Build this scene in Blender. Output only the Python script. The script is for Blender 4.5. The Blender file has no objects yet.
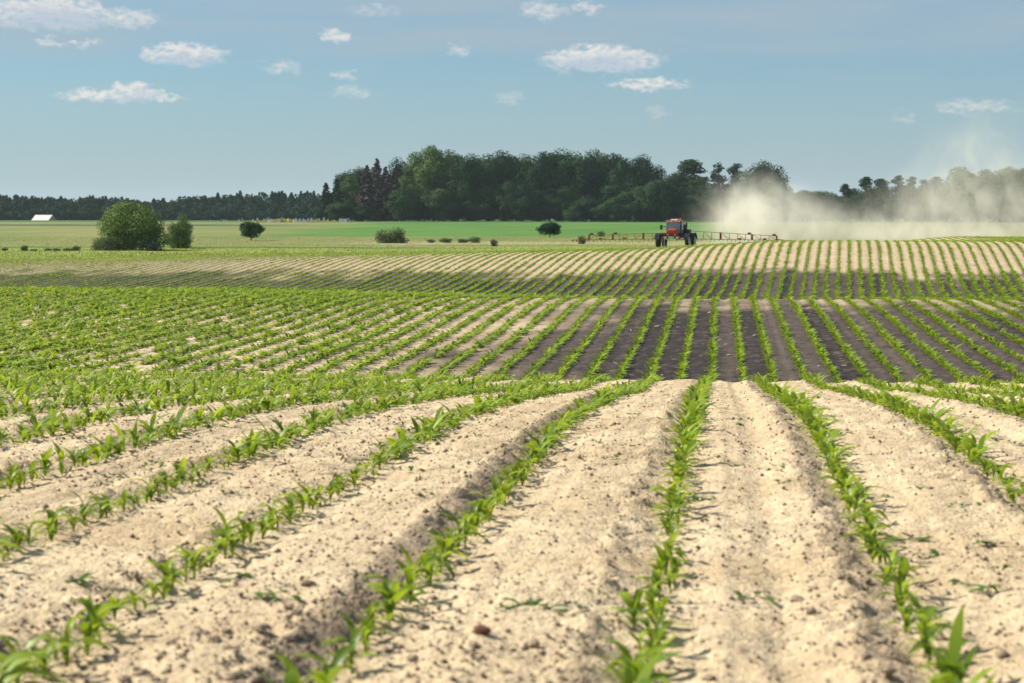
import bpy, bmesh, math, random
import numpy as np
from mathutils import Matrix, Vector, Euler

S = bpy.context.scene
C = S.collection
R = math.radians
ONES = ('', 'first', 'second', 'third', 'fourth', 'fifth', 'sixth', 'seventh', 'eighth', 'ninth', 'tenth', 'eleventh', 'twelfth', 'thirteenth', 'fourteenth', 'fifteenth', 'sixteenth', 'seventeenth', 'eighteenth', 'nineteenth')
def ordinal(n):
    if n < 20: return ONES[n]
    t, o = divmod(n, 10); w = ('', '', 'twent', 'thirt', 'fort', 'fift', 'sixt', 'sevent', 'eight', 'ninet')[t]
    return w + 'y-' + ONES[o] if o else w + 'ieth'
rng = np.random.default_rng(7)
random.seed(7)

# ------------------------------------------------------------------ camera, sky, sun, exposure
CAM_Z = 5.2                       # the far plain is z = 0; the near knoll lies about 4 m above it
YAW, PITCH, FPX = R(5.96), R(3.92), 1991.0
cam_d = bpy.data.cameras.new('camera')
cam = bpy.data.objects.new('camera', cam_d); C.objects.link(cam)
cam.location = (0, 0, CAM_Z)
cam.rotation_euler = (R(90) - PITCH, 0, YAW)
cam_d.sensor_width = 36; cam_d.lens = FPX / 1024 * 36
cam_d.clip_start = 0.1; cam_d.clip_end = 9000
cam_d.dof.use_dof = True; cam_d.dof.focus_distance = 30; cam_d.dof.aperture_fstop = 5.6
S.camera = cam

SUN_AZ, SUN_EL = R(-80), R(37)     # azimuth from +Y (view side), negative = left
EXPOSURE = 0.76
vs = S.view_settings
vs.view_transform = 'Standard'; vs.look = 'None'; vs.gamma = 1; vs.exposure = EXPOSURE; vs.use_curve_mapping = False

sun_d = bpy.data.lights.new('sun', 'SUN'); sun_d.energy = 5.0; sun_d.angle = R(0.53); sun_d.color = (1.0, 0.93, 0.80)
sun = bpy.data.objects.new('sun', sun_d); C.objects.link(sun)
sdir = Vector((math.sin(SUN_AZ) * math.cos(SUN_EL), math.cos(SUN_AZ) * math.cos(SUN_EL), math.sin(SUN_EL)))
sun.rotation_euler = sdir.to_track_quat('Z', 'Y').to_euler()
sun.location = (-40, 20, 60)

RM = np.array(Euler((R(90) - PITCH, 0, YAW)).to_matrix())
def ray(px, py):
    return RM @ np.array([(px - 512) / FPX, (341.5 - py) / FPX, -1.0])
def at(px, py, Y):
    d = ray(px, py); return d * (Y / d[1]) + np.array([0, 0, CAM_Z])
def project(P):
    P = np.asarray(P, float) - np.array([0, 0, CAM_Z])
    q = P @ RM
    return 512 + FPX * q[..., 0] / -q[..., 2], 341.5 - FPX * q[..., 1] / -q[..., 2], -q[..., 2]

# ---- node helpers
class NT:
    def __init__(s, tree): s.t = tree; s.n = tree.nodes; s.l = tree.links
    def node(s, typ, **kw):
        n = s.n.new(typ)
        for k, v in kw.items(): setattr(n, k, v)
        return n
    def put(s, sock, v):
        if isinstance(v, bpy.types.NodeSocket): s.l.new(v, sock)
        elif v is not None: sock.default_value = v
    def math(s, op, a, b=None, c=None, clamp=False):
        n = s.node('ShaderNodeMath', operation=op, use_clamp=clamp)
        s.put(n.inputs[0], a); s.put(n.inputs[1], b)
        if c is not None: s.put(n.inputs[2], c)
        return n.outputs[0]
    def vec(s, op, a, b=None, c=None):
        n = s.node('ShaderNodeVectorMath', operation=op)
        s.put(n.inputs[0], a); s.put(n.inputs[1], b)
        if c is not None: s.put(n.inputs[2], c)
        return n.outputs['Value'] if op in ('DOT_PRODUCT', 'LENGTH') else n.outputs[0]
    def smooth(s, v, a, b, lo=0.0, hi=1.0):
        n = s.node('ShaderNodeMapRange', interpolation_type='SMOOTHSTEP')
        s.put(n.inputs[0], v); s.put(n.inputs[1], a); s.put(n.inputs[2], b); s.put(n.inputs[3], lo); s.put(n.inputs[4], hi)
        return n.outputs[0]
    def mix(s, f, a, b, blend='MIX'):
        n = s.node('ShaderNodeMix', data_type='RGBA', blend_type=blend)
        s.put(n.inputs[0], f)
        s.put(n.inputs[6], (*a, 1) if isinstance(a, tuple) else a)
        s.put(n.inputs[7], (*b, 1) if isinstance(b, tuple) else b)
        return n.outputs[2]
    def noise(s, vec, scale, detail=3, rough=0.55, dist=0.0):
        n = s.node('ShaderNodeTexNoise'); s.put(n.inputs['Vector'], vec)
        n.inputs['Scale'].default_value = scale; n.inputs['Detail'].default_value = detail
        n.inputs['Roughness'].default_value = rough; n.inputs['Distortion'].default_value = dist
        return n.outputs[0]
    def xyz(s, v):
        n = s.node('ShaderNodeSeparateXYZ'); s.put(n.inputs[0], v); return n.outputs
    def comb(s, x, y, z):
        n = s.node('ShaderNodeCombineXYZ')
        for i, v in enumerate((x, y, z)): s.put(n.inputs[i], v)
        return n.outputs[0]

# ---- world: Nishita sky with small fair-weather clouds and a thin high veil
W = bpy.data.worlds.new('World'); S.world = W; W.use_nodes = True
w = NT(W.node_tree); w.n.clear()
sky = w.node('ShaderNodeTexSky', sky_type='NISHITA', sun_disc=False, sun_elevation=SUN_EL, sun_rotation=SUN_AZ,
             air_density=1.0, dust_density=0.5, ozone_density=2.5, altitude=100)
tc = w.node('ShaderNodeTexCoord').outputs['Generated']
X_, Y_, Z_ = w.xyz(tc)
az = w.math('ARCTAN2', X_, Y_)                       # radians, 0 = +Y
el = w.math('ARCSINE', Z_)
sk = w.vec('MULTIPLY', sky.outputs[0], (0.325, 0.495, 0.62))
hz = w.math('EXPONENT', w.math('MULTIPLY', w.math('MAXIMUM', el, 0.0), -1 / R(3.6)))      # pale summer air towards the horizon, all round
sk = w.mix(w.math('MULTIPLY', hz, 0.88), sk, (2.75, 3.38, 3.78))
cv = w.comb(w.math('MULTIPLY', az, 100.0), w.math('MULTIPLY', el, 100.0), 0.0)
n1 = w.node('ShaderNodeTexNoise'); w.put(n1.inputs['Vector'], w.vec('MULTIPLY', cv, (1.0, 1.6, 1.0)))
n1.inputs['Scale'].default_value = 1.6; n1.inputs['Detail'].default_value = 7
warp = w.vec('MULTIPLY', w.vec('SUBTRACT', n1.outputs['Color'], (0.5, 0.5, 0.5)), (1.9, 1.1, 0.0))
fine = w.noise(w.vec('MULTIPLY', cv, (1.0, 1.8, 1.0)), 2.4, 6, 0.6)
CLOUDS = [(50, 14, 62, 15, 1.0), (128, 18, 30, 10, .62), (50, 43, 17, 5, .5), (86, 43, 15, 5, .5), (186, 55, 40, 11, .95),
          (108, 96, 46, 7, .8), (132, 93, 26, 9, .9), (166, 97, 20, 4, .55), (280, 67, 22, 7, .42), (338, 37, 16, 7, .8),
          (345, 74, 12, 5, .45), (353, 91, 22, 6, .38), (460, 50, 13, 7, .48), (510, 98, 17, 7, .34), (602, 60, 56, 13, 1.0),
          (648, 84, 42, 6, .72), (975, 107, 40, 7, .46), (545, 11, 26, 9, .5), (905, 118, 13, 6, .3), (658, 113, 14, 6, .28),
          (588, 8, 18, 7, .5), (375, 10, 30, 6, .3)]
def cloud_density(v):
    acc = None
    for px, py, rx, ry, st in CLOUDS:
        rx *= 1.25; ry *= 1.3; d = ray(px, py); d = d / np.linalg.norm(d)
        ca, ce = math.atan2(d[0], d[1]) * 100, math.asin(d[2]) * 100
        sx, sy = FPX / 100 / rx, FPX / 100 / ry
        q = w.vec('MULTIPLY_ADD', v, (sx, sy, 0), (-ca * sx, -ce * sy, 0))
        m = w.math('MULTIPLY_ADD', w.vec('DOT_PRODUCT', q, q), -st, st)
        acc = m if acc is None else w.math('MAXIMUM', acc, m)
    return w.math('MAXIMUM', acc, 0.0)
wv = w.vec('ADD', cv, warp)
d0 = cloud_density(wv)
d1 = cloud_density(w.vec('ADD', wv, (-0.10, 0.30, 0)))      # the cloud above this point: self-shading painted into the colour, bases greyer than tops
dens = w.math('MULTIPLY', w.smooth(w.math('MULTIPLY', d0, w.math('MULTIPLY_ADD', fine, 2.6, -0.35)), 0.02, 0.90), 1.0)
# fair-weather clouds over the rest of the dome, above the frame
up = w.vec('MULTIPLY', cv, (0.05, 0.085, 0))
far_c = w.math('MULTIPLY', w.smooth(w.noise(up, 1.7, 6, 0.6), 0.56, 0.75), w.smooth(el, R(8.5), R(14)))
base_mix = w.smooth(d1, 0.15, 0.95)
cloud_col = w.mix(base_mix, (5.0, 4.85, 4.65), (3.2, 3.65, 4.15))
# thin veil of high cloud, patchy, from about 4 degrees upwards
veil_n = w.noise(w.vec('MULTIPLY', cv, (0.055, 0.5, 0)), 1.0, 5, 0.6, 0.4)
veil_edge = w.math('MULTIPLY_ADD', w.noise(w.vec('MULTIPLY', cv, (0.045, 0.0, 0)), 1.0, 2), 0.040, 0.052)
veil = w.math('MULTIPLY', w.smooth(w.math('SUBTRACT', el, veil_edge), -0.004, 0.012), w.smooth(veil_n, 0.28, 0.72, 0.35, 0.95))
streak = w.math('MULTIPLY', w.smooth(w.noise(w.vec('MULTIPLY', cv, (0.12, 0.9, 0)), 1.0, 4, 0.6), 0.45, 0.8), 0.35)
veil = w.math('MAXIMUM', w.math('MULTIPLY', veil, 0.86), w.math('MULTIPLY', streak, w.smooth(el, R(0.5), R(3))))
col = w.mix(veil, sk, (2.48, 3.00, 3.34))
col = w.mix(w.math('MULTIPLY', far_c, 0.8), col, (4.3, 4.25, 4.2))
col = w.mix(w.math('MULTIPLY', dens, 0.92), col, cloud_col)
bg = w.node('ShaderNodeBackground'); w.put(bg.inputs[0], col); bg.inputs[1].default_value = 0.098
w.l.new(bg.outputs[0], w.node('ShaderNodeOutputWorld').inputs[0])

S.render.engine = 'CYCLES'
cy = S.cycles
cy.max_bounces = 6; cy.diffuse_bounces = 3; cy.glossy_bounces = 2; cy.transmission_bounces = 4
cy.volume_bounces = 2; cy.transparent_max_bounces = 8; cy.volume_step_rate = 0.6; cy.volume_max_steps = 256
cy.use_denoising = True
cy.sample_clamp_indirect = 8

# ------------------------------------------------------------------ object helpers
def tag(o, label=None, cat=None, group=None, kind=None):
    if label: o['label'] = label
    if cat: o['category'] = cat
    if group: o['group'] = group
    if kind: o['kind'] = kind
    return o
def link(name, me, parent=None, mat=None):
    o = bpy.data.objects.new(name, me); C.objects.link(o)
    if mat is not None and me is not None and not me.materials: me.materials.append(mat)
    if parent is not None: o.parent = parent
    return o
def empty(name, loc, rz=0.0, scale=None):
    o = bpy.data.objects.new(name, None); C.objects.link(o)
    o.location = loc; o.rotation_euler = (0, 0, rz); o.empty_display_size = 0.2
    if scale is not None: o.scale = scale
    return o
def np_mesh(name, V, F, attrs=None, smooth=False, mat=None):
    """V (n,3), F (m,k) with constant k"""
    V = np.ascontiguousarray(V, np.float32); F = np.ascontiguousarray(F, np.int32)
    me = bpy.data.meshes.new(name); m, k = F.shape
    me.vertices.add(len(V)); me.vertices.foreach_set('co', V.ravel())
    me.loops.add(m * k); me.loops.foreach_set('vertex_index', F.ravel())
    me.polygons.add(m); me.polygons.foreach_set('loop_start', np.arange(0, m * k, k, dtype=np.int32))
    me.polygons.foreach_set('loop_total', np.full(m, k, np.int32))
    if smooth: me.polygons.foreach_set('use_smooth', np.ones(m, bool))
    me.update(calc_edges=True)
    for an, av in (attrs or {}).items():
        a = me.attributes.new(an, 'FLOAT', 'POINT'); a.data.foreach_set('value', np.ascontiguousarray(av, np.float32))
    if mat: me.materials.append(mat)
    return me
def grid_faces(ny, nx):
    i = np.arange(ny - 1)[:, None] * nx + np.arange(nx - 1)[None]
    return np.stack([i, i + 1, i + 1 + nx, i + nx], -1).reshape(-1, 4)
class MB:
    """collects boxes, tubes and prisms into one mesh"""
    def __init__(s): s.v = []; s.f = []
    def add(s, V, F):
        n = len(s.v); s.v += [tuple(map(float, p)) for p in V]; s.f += [tuple(n + i for i in f) for f in F]; return s
    def box(s, c, size, rot=None, taper=(1, 1), shift=(0, 0)):
        x, y, z = (q / 2 for q in size); V = []
        for k, (dz, tx, ty) in enumerate(((-z, 1, 1), (z, *taper))):
            for dx, dy in ((-x, -y), (x, -y), (x, y), (-x, y)):
                p = Vector((dx * tx + (shift[0] if k else 0), dy * ty + (shift[1] if k else 0), dz))
                if rot is not None: p = rot @ p
                V.append(p + Vector(c))
        return s.add(V, [(3, 2, 1, 0), (4, 5, 6, 7), (0, 1, 5, 4), (1, 2, 6, 5), (2, 3, 7, 6), (3, 0, 4, 7)])
    def tube(s, pts, rad, n=6, cap=True):
        pts = [Vector(p) for p in pts]; rad = rad if hasattr(rad, '__len__') else [rad] * len(pts)
        V = []; m = len(pts)
        for i, p in enumerate(pts):
            t = (pts[min(i + 1, m - 1)] - pts[max(i - 1, 0)]).normalized()
            a = t.cross(Vector((0.31, 0.17, 0.93)) if abs(t.z) < 0.9 else Vector((1, 0, 0))).normalized(); b = t.cross(a)
            for k in range(n):
                th = 2 * math.pi * k / n; V.append(p + (a * math.cos(th) + b * math.sin(th)) * rad[i])
        F = [(i * n + k, i * n + (k + 1) % n, (i + 1) * n + (k + 1) % n, (i + 1) * n + k) for i in range(m - 1) for k in range(n)]
        if cap: F += [tuple(range(n - 1, -1, -1)), tuple((m - 1) * n + k for k in range(n))]
        return s.add(V, F)
    def lathe(s, prof, n=24, axis='X', c=(0, 0, 0)):
        """prof: list of (radius, along-axis)"""
        V = []
        for r, a in prof:
            for k in range(n):
                th = 2 * math.pi * k / n; p = (a, r * math.cos(th), r * math.sin(th))
                if axis == 'Z': p = (p[1], p[2], p[0])
                if axis == 'Y': p = (p[1], p[0], p[2])
                V.append((p[0] + c[0], p[1] + c[1], p[2] + c[2]))
        m = len(prof)
        F = [(i * n + k, i * n + (k + 1) % n, (i + 1) * n + (k + 1) % n, (i + 1) * n + k) for i in range(m - 1) for k in range(n)]
        return s.add(V, F)
    def build(s, name, mat, parent=None, smooth=False, bevel=0):
        me = bpy.data.meshes.new(name); me.from_pydata(s.v, [], s.f); me.update()
        bm = bmesh.new(); bm.from_mesh(me)
        if bevel: bmesh.ops.bevel(bm, geom=bm.edges[:], offset=bevel, segments=2, affect='EDGES', clamp_overlap=True)
        bmesh.ops.recalc_face_normals(bm, faces=bm.faces); bm.to_mesh(me); bm.free()
        if smooth: me.polygons.foreach_set('use_smooth', np.ones(len(me.polygons), bool))
        me.materials.append(mat)
        return link(name, me, parent)

# ---- value noise in numpy
def hash2(i, j, seed):
    h = (i.astype(np.int64) * 374761393 + j.astype(np.int64) * 668265263 + seed * 1442695041) & 0xFFFFFFFF
    h = ((h ^ (h >> 13)) * 1274126177) & 0xFFFFFFFF
    return ((h ^ (h >> 16)) & 0xFFFF) / 65535.0
def vnoise(x, y, seed=0):
    i = np.floor(x); j = np.floor(y); u = x - i; v = y - j
    u = u * u * (3 - 2 * u); v = v * v * (3 - 2 * v)
    a = hash2(i, j, seed); b = hash2(i + 1, j, seed); c = hash2(i, j + 1, seed); d = hash2(i + 1, j + 1, seed)
    return a + (b - a) * u + (c - a) * v + (a - b - c + d) * u * v
def fbm(x, y, seed=0, oct=3):
    s = 0; amp = 0.5
    for o in range(oct):
        s = s + amp * (vnoise(x * 2 ** o + 17.3 * o, y * 2 ** o - 9.1 * o, seed + o) - 0.5); amp *= 0.5
    return s * 2                                        # about -1..1
def sst(x, a, b):
    t = np.clip((x - a) / (b - a), 0, 1); return t * t * (3 - 2 * t)

# ------------------------------------------------------------------ terrain
def pchip(xk, yk, x):
    xk = np.asarray(xk, float); yk = np.asarray(yk, float); h = np.diff(xk); d = np.diff(yk) / h
    m = np.zeros(len(xk)); m[0] = d[0]; m[-1] = d[-1]
    for i in range(1, len(xk) - 1):
        if d[i - 1] * d[i] > 0:
            w1 = 2 * h[i] + h[i - 1]; w2 = h[i] + 2 * h[i - 1]; m[i] = (w1 + w2) / (w1 / d[i - 1] + w2 / d[i])
    i = np.clip(np.searchsorted(xk, x) - 1, 0, len(xk) - 2); t = (x - xk[i]) / h[i]
    return ((1 + 2 * t) * (1 - t) ** 2 * yk[i] + t * (1 - t) ** 2 * h[i] * m[i] + t * t * (3 - 2 * t) * yk[i + 1] + t * t * (t - 1) * h[i] * m[i + 1])
YG = np.arange(-400, 6000, 0.25)
def prof(*kn):
    k = np.array(kn, float); return pchip(k[:, 0], k[:, 1], np.clip(YG, k[0, 0], k[-1, 0]))
P_MID = prof((-400, -3), (-60, -1.3), (0, -1.12), (5, -1.18), (9.5, -1.31), (12, -1.38), (17, -1.67), (24.5, -2.27), (29, -2.58), (36, -3.75),
             (43, -4.42), (51, -4.20), (60, -4.10), (67, -3.96), (74, -3.84), (80, -3.83), (85, -4.05), (92, -4.7), (105, -5.8), (118, -6.3), (130, -5.78), (145, -5.55),
             (200, -5.35), (235, -5.3), (330, -5.2), (520, -5.15), (650, -5.2), (900, -8.1), (1300, -8.5), (6000, -8.5))
P_LEFT = prof((-400, -3), (-60, -1.3), (0, -1.12), (5, -1.18), (9.5, -1.31), (12, -1.38), (17, -1.67), (24.5, -2.15), (29, -2.52), (36, -3.16),
              (43, -3.62), (51, -3.86), (60, -3.90), (72, -3.82), (80, -3.70), (85, -3.80), (95, -4.4), (105, -5.2), (118, -5.9), (130, -5.62), (145, -5.55),
              (200, -5.35), (235, -5.3), (330, -5.2), (520, -5.15), (650, -5.2), (900, -8.1), (1300, -8.5), (6000, -8.5))
BUMP = prof((-400, 0), (121, 0), (130, .03), (137, .22), (145, .54), (152, .84), (157, .97), (161, 1), (166, .97), (180, .72), (200, .36), (222, .06), (232, 0), (6000, 0))
BUMP_R = prof((-400, 0), (121, 0), (130, .03), (137, .22), (145, .54), (152, .84), (157, .97), (161, 1), (168, .97), (185, .84), (205, .77), (225, .69), (250, .42), (290, .05), (310, 0), (6000, 0))
CR = np.array([(-140, -5.1), (-80, -4.9), (-57, -4.72), (-33, -4.2), (-17.6, -3.93), (-5.6, -3.62), (6.4, -3.0), (24, -3.0), (60, -3.1), (120, -3.3)])
def bend(Y):                                           # the rows swing to the right beyond the second rise
    t = np.clip(Y - 95, 0, None); return np.where(t < 40, 0.0008 * t * t, 0.0008 * 1600 + 0.064 * (t - 40))
SP, ROW0 = 0.75, -0.185
def rowc(X, Y): return (X - ROW0 - bend(Y)) / SP
def base_z(X, Y):
    X = np.asarray(X, float); Y = np.asarray(Y, float)
    wl = sst(-X, 7, 21)
    z = np.interp(Y, YG, P_MID) * (1 - wl) + np.interp(Y, YG, P_LEFT) * wl
    Xs = X - bend(Y) * 0.0
    c = pchip(CR[:, 0], CR[:, 1], np.clip(Xs, -139, 119)) + 5.5
    wr = sst(X, 12, 27)
    z = z + c * (np.interp(Y, YG, BUMP) * (1 - wr) + np.interp(Y, YG, BUMP_R) * wr)
    z = z + 0.05 * fbm(X / 9, Y / 9, 3, 2) * sst(Y, 5, 20)
    return z + CAM_Z
def micro(X, Y, detail=True):
    r = rowc(X, Y); k = np.floor(r); u = r - k          # rows of corn at u = 0
    rx = hash2(k, k * 0, 11); amp = 0.018 + 0.020 * rx + 0.014 * (k == -2)
    m = np.where(u < 0.5, sst(u, 0.06, 0.42), sst(1 - u, 0.05, 0.20 + 0.1 * hash2(k, k * 0, 5)))
    z = amp * m
    # wheel track pressed into some inter-rows
    tr = (hash2(k, k * 0, 21) > 0.55) * 0.03
    z = z - tr * np.exp(-((u - 0.5) / 0.13) ** 2)
    z = z - 0.012 * np.exp(-((u - 0.33) / 0.025) ** 2) - 0.010 * np.exp(-((u - 0.68) / 0.02) ** 2)
    if detail:
        z = z + 0.016 * fbm(X * 3.2, Y * 2.2, 31, 2) + 0.015 * fbm(X * 8, Y * 7, 41, 3)
        edge = np.exp(-((u - 0.80) / 0.13) ** 2)        # crumbly side of the ridge left of each row
        cl = np.clip(fbm(X * 20, Y * 18, 51, 2) + 0.12, 0, 1)
        z = z + (0.020 + 0.045 * edge * (0.4 + 1.2 * vnoise(X * 1.1, Y * .9, 19))) * cl + 0.012 * fbm(X * 34, Y * 30, 61, 1)
    return z
def wall_attr(X, Y):                                    # strength of the painted ridge shade and damp soil left of each row
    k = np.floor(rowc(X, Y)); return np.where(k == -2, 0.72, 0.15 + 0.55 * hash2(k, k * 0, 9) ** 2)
def ground(X, Y):
    return base_z(X, Y) + micro(X, Y)
def dark_mask(X, Y):
    kr = np.floor(rowc(X, Y)); rj = hash2(kr, kr * 0, 13) - .5
    n = fbm(X / 3.5, Y / 6, 71, 3); n2 = fbm(X / 1.2, Y / 1.5, 81, 2)
    mid = sst(X + 4 * n + 2.2 * n2 + 1.5 * rj + (Y - 50) * 0.03, -10.0, -3.0) * sst(Y + 2 * n, 30, 36) * (1 - sst(Y + 7 * n + 6 * n2 + 6 * rj, 72, 88))
    fx = 142.5 - 3.5 * sst(X, 5, 20) + 4 * sst(-X, 20, 55)
    far = sst(Y, 84, 92) * (1 - sst(Y + 7 * n + 4 * n2 + 3 * (hash2(np.floor(rowc(X, Y)), np.floor(rowc(X, Y)) * 0, 3) - .5), fx - 5, fx + 5))
    brown = (0.20 + 0.30 * sst(-X, 12, 50)) * sst(Y, 90, 130) + 0.36 * sst(Y, 60, 75) * (1 - sst(Y, 84, 90)) * sst(-X, -40, 60) + 0.30 * sst(Y, 30, 40) * sst(X, -12, 0) * (1 - sst(Y, 84, 90))
    return np.clip(np.maximum.reduce([mid, far, brown]), 0, 1)

# ---- soil
def material(name):
    m = bpy.data.materials.new(name); m.use_nodes = True; t = NT(m.node_tree)
    b = t.n['Principled BSDF']; b.inputs['Specular IOR Level'].default_value = 0.2
    return m, t, b
def attr(t, name, typ='GEOMETRY'):
    return t.node('ShaderNodeAttribute', attribute_name=name, attribute_type=typ).outputs['Fac']
m_soil, t, b = material('field_soil')
pos = t.node('ShaderNodeNewGeometry').outputs['Position']
dk = attr(t, 'dark'); rw = attr(t, 'row')
wn = t.node('ShaderNodeTexWhiteNoise', noise_dimensions='1D'); t.put(wn.inputs['W'], t.math('FLOOR', rw)); rnd = wn.outputs['Value']
u = t.math('FRACT', rw)
nA = t.noise(pos, 1.1, 4, 0.6); nD = t.noise(t.vec('MULTIPLY', pos, (1, .6, 1)), 3.2, 4, 0.65); nB = t.noise(pos, 14, 5, 0.65); nC = t.noise(pos, 55, 4, 0.6)
sand = t.mix(t.smooth(nA, 0.3, 0.7), (0.52, 0.395, 0.240), (0.63, 0.505, 0.333))
sand = t.mix(t.smooth(nB, 0.44, 0.72, 0, 0.75), sand, (0.34, 0.258, 0.172))
moist_shade_u = t.math('MULTIPLY', t.smooth(u, 0.70, 0.80), t.smooth(u, 0.97, 0.90))          # ridge shade painted into the soil colour, along with damp hoed soil, left of each row
moist_shade = t.math('MULTIPLY', t.math('MULTIPLY', moist_shade_u, attr(t, 'wall')), t.smooth(t.math('ADD', nB, t.math('MULTIPLY', attr(t, 'wall'), 0.25)), 0.42, 0.66))
moist_shade = t.math('MAXIMUM', t.math('MULTIPLY', moist_shade, 0.95), t.smooth(nC, 0.62, 0.72, 0, 0.6))
sand = t.mix(moist_shade, sand, (0.20, 0.15, 0.115))
hum = t.mix(t.smooth(t.math('ADD', t.math('MULTIPLY', rnd, 0.6), t.math('MULTIPLY', nA, 0.6)), 0.25, 0.95), (0.026, 0.021, 0.021), (0.100, 0.077, 0.064))
hum = t.mix(t.smooth(nD, 0.5, 0.68, 0, 0.75), hum, (0.125, 0.096, 0.078))
hum = t.mix(t.smooth(nD, 0.48, 0.32, 0, 0.8), hum, (0.024, 0.020, 0.020))
hum = t.mix(t.smooth(nB, 0.5, 0.75, 0, 0.6), hum, (0.032, 0.027, 0.027))
soilc = t.mix(dk, sand, hum)
t.put(b.inputs['Base Color'], soilc); b.inputs['Roughness'].default_value = 0.95
bp = t.node('ShaderNodeBump'); bp.inputs['Strength'].default_value = 1.0; bp.inputs['Distance'].default_value = 0.03
t.put(bp.inputs['Height'], t.math('ADD', t.math('MULTIPLY', nB, 0.6), t.math('MULTIPLY', nC, 0.55))); t.put(b.inputs['Normal'], bp.outputs[0])

def field_patch(xs, ys, detail):
    XX, YY = np.meshgrid(xs, ys)
    if detail: Z = ground(XX, YY)
    else: Z = base_z(XX, YY) + micro(XX, YY, False) + 0.03 * fbm(XX * 1.7, YY * 1.7, 33, 2)
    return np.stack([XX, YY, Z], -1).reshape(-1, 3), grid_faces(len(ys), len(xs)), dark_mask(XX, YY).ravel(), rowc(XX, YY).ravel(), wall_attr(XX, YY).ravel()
def geo(a, b_, d0, d1):
    out = [a]
    while out[-1] < b_:
        f = (out[-1] - a) / (b_ - a); out.append(out[-1] + d0 + (d1 - d0) * f)
    return np.array(out[:-1] + [b_])
parts = [field_patch(np.arange(-14, 9.01, 0.03), geo(2.2, 33, 0.022, 0.12), True),
         field_patch(np.concatenate([np.arange(-42, -20, .15), np.arange(-20, 12, 0.09), np.arange(12, 26.1, .15)]), geo(33, 90, 0.2, 0.35), True),
         field_patch(np.arange(-82, 46.1, 0.125), geo(90, 176, 0.55, 0.45), False),
         field_patch(np.arange(10, 66.1, 0.15), geo(176, 246, 0.6, 0.8), False)]
V = []; F = []; D = []; RW = []; WA = []; n0 = 0
for v_, f_, d_, r_, w_ in parts:
    V.append(v_); F.append(f_ + n0); D.append(d_); RW.append(r_); WA.append(w_); n0 += len(v_)
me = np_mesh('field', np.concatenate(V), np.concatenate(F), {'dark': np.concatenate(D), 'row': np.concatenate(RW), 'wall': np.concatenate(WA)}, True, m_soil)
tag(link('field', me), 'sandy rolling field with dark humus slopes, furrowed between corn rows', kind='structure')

# ---- meadows and strips of the far plain
m_mead, t, b = material('meadow_grass')
pos = t.node('ShaderNodeNewGeometry').outputs['Position']
px_, py_, pz_ = t.xyz(pos)
nL = t.noise(t.vec('MULTIPLY', pos, (1, 0.35, 1)), 0.05, 4, 0.6); nM = t.noise(t.vec('MULTIPLY', pos, (1, .3, 1)), 0.4, 4, 0.65); nS = t.noise(pos, 3.0, 4, 0.7)
yy = t.math('ADD', py_, t.math('MULTIPLY_ADD', nL, 26.0, -13.0))
def zone(a, b_, s=4.0): return t.math('MULTIPLY', t.smooth(yy, a - s, a + s), t.smooth(yy, b_ + s, b_ - s))
g = t.mix(t.smooth(nL, 0.3, 0.7), (0.135, 0.180, 0.046), (0.225, 0.222, 0.075))          # dry meadow
crop = t.mix(t.smooth(nM, 0.3, 0.7), (0.17, 0.25, 0.04), (0.29, 0.32, 0.07))
g = t.mix(t.smooth(yy, 256, 248), g, crop)
g = t.mix(t.math('MULTIPLY', zone(240, 247, 3), t.smooth(px_, -20, -45)), g, (0.07, 0.115, 0.03))
pale = t.math('MULTIPLY', zone(262, 284, 5), t.smooth(px_, -62, -40))
g = t.mix(t.math('MULTIPLY', pale, 0.85), g, (0.34, 0.30, 0.155))
gx = t.math('MULTIPLY_ADD', py_, -0.10, -48.0)
east = t.smooth(t.math('SUBTRACT', px_, t.math('MULTIPLY', py_, -0.022)), 4.0, 16.0)
g = t.mix(t.math('MULTIPLY', east, t.smooth(yy, 300, 330)), g, (0.185, 0.190, 0.080))
green = t.math('MULTIPLY', t.math('MULTIPLY', zone(326, 596, 8), t.math('SUBTRACT', 1.0, east)), t.smooth(t.math('SUBTRACT', px_, gx), -8, 14))
g = t.mix(green, g, t.mix(t.smooth(nL, 0.3, 0.7), (0.058, 0.160, 0.026), (0.100, 0.205, 0.034)))
g = t.mix(t.smooth(yy, 575, 610), g, (0.055, 0.115, 0.035))
g = t.mix(t.math('MULTIPLY', zone(480, 520, 8), t.smooth(px_, -90, -130)), g, (0.05, 0.085, 0.03))
g = t.mix(t.smooth(nM, 0.5, 0.8, 0, 0.45), g, t.mix(0.5, g, (0.10, 0.13, 0.035)))
g = t.mix(t.smooth(nS, 0.5, 0.8, 0, 0.25), g, (0.10, 0.13, 0.035))
t.put(b.inputs['Base Color'], g); b.inputs['Roughness'].default_value = 0.9
bp = t.node('ShaderNodeBump'); bp.inputs['Strength'].default_value = 0.6; bp.inputs['Distance'].default_value = 0.25
t.put(bp.inputs['Height'], nS); t.put(b.inputs['Normal'], bp.outputs[0])
gxs = np.concatenate([-np.geomspace(95, 2600, 26)[::-1], np.arange(-92, 73, 2.0), np.geomspace(75, 2600, 26)])
gys = np.concatenate([-np.geomspace(10, 400, 10)[::-1], np.arange(-6, 320, 2.0), np.geomspace(322, 5200, 50)])
XX, YY = np.meshgrid(gxs, gys); ZZ = base_z(XX, YY)
inside = ((XX > -85) & (XX < 50) & (YY < 178)) | ((XX > 8) & (XX < 69) & (YY < 248))
ZZ = ZZ - np.where(inside, 0.16, 0.0)
tag(link('meadow', np_mesh('meadow', np.stack([XX, YY, ZZ], -1).reshape(-1, 3), grid_faces(len(gys), len(gxs)), None, True, m_mead)),
    'flat plain of dry meadow and green crop strips behind the field', kind='structure')

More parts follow.
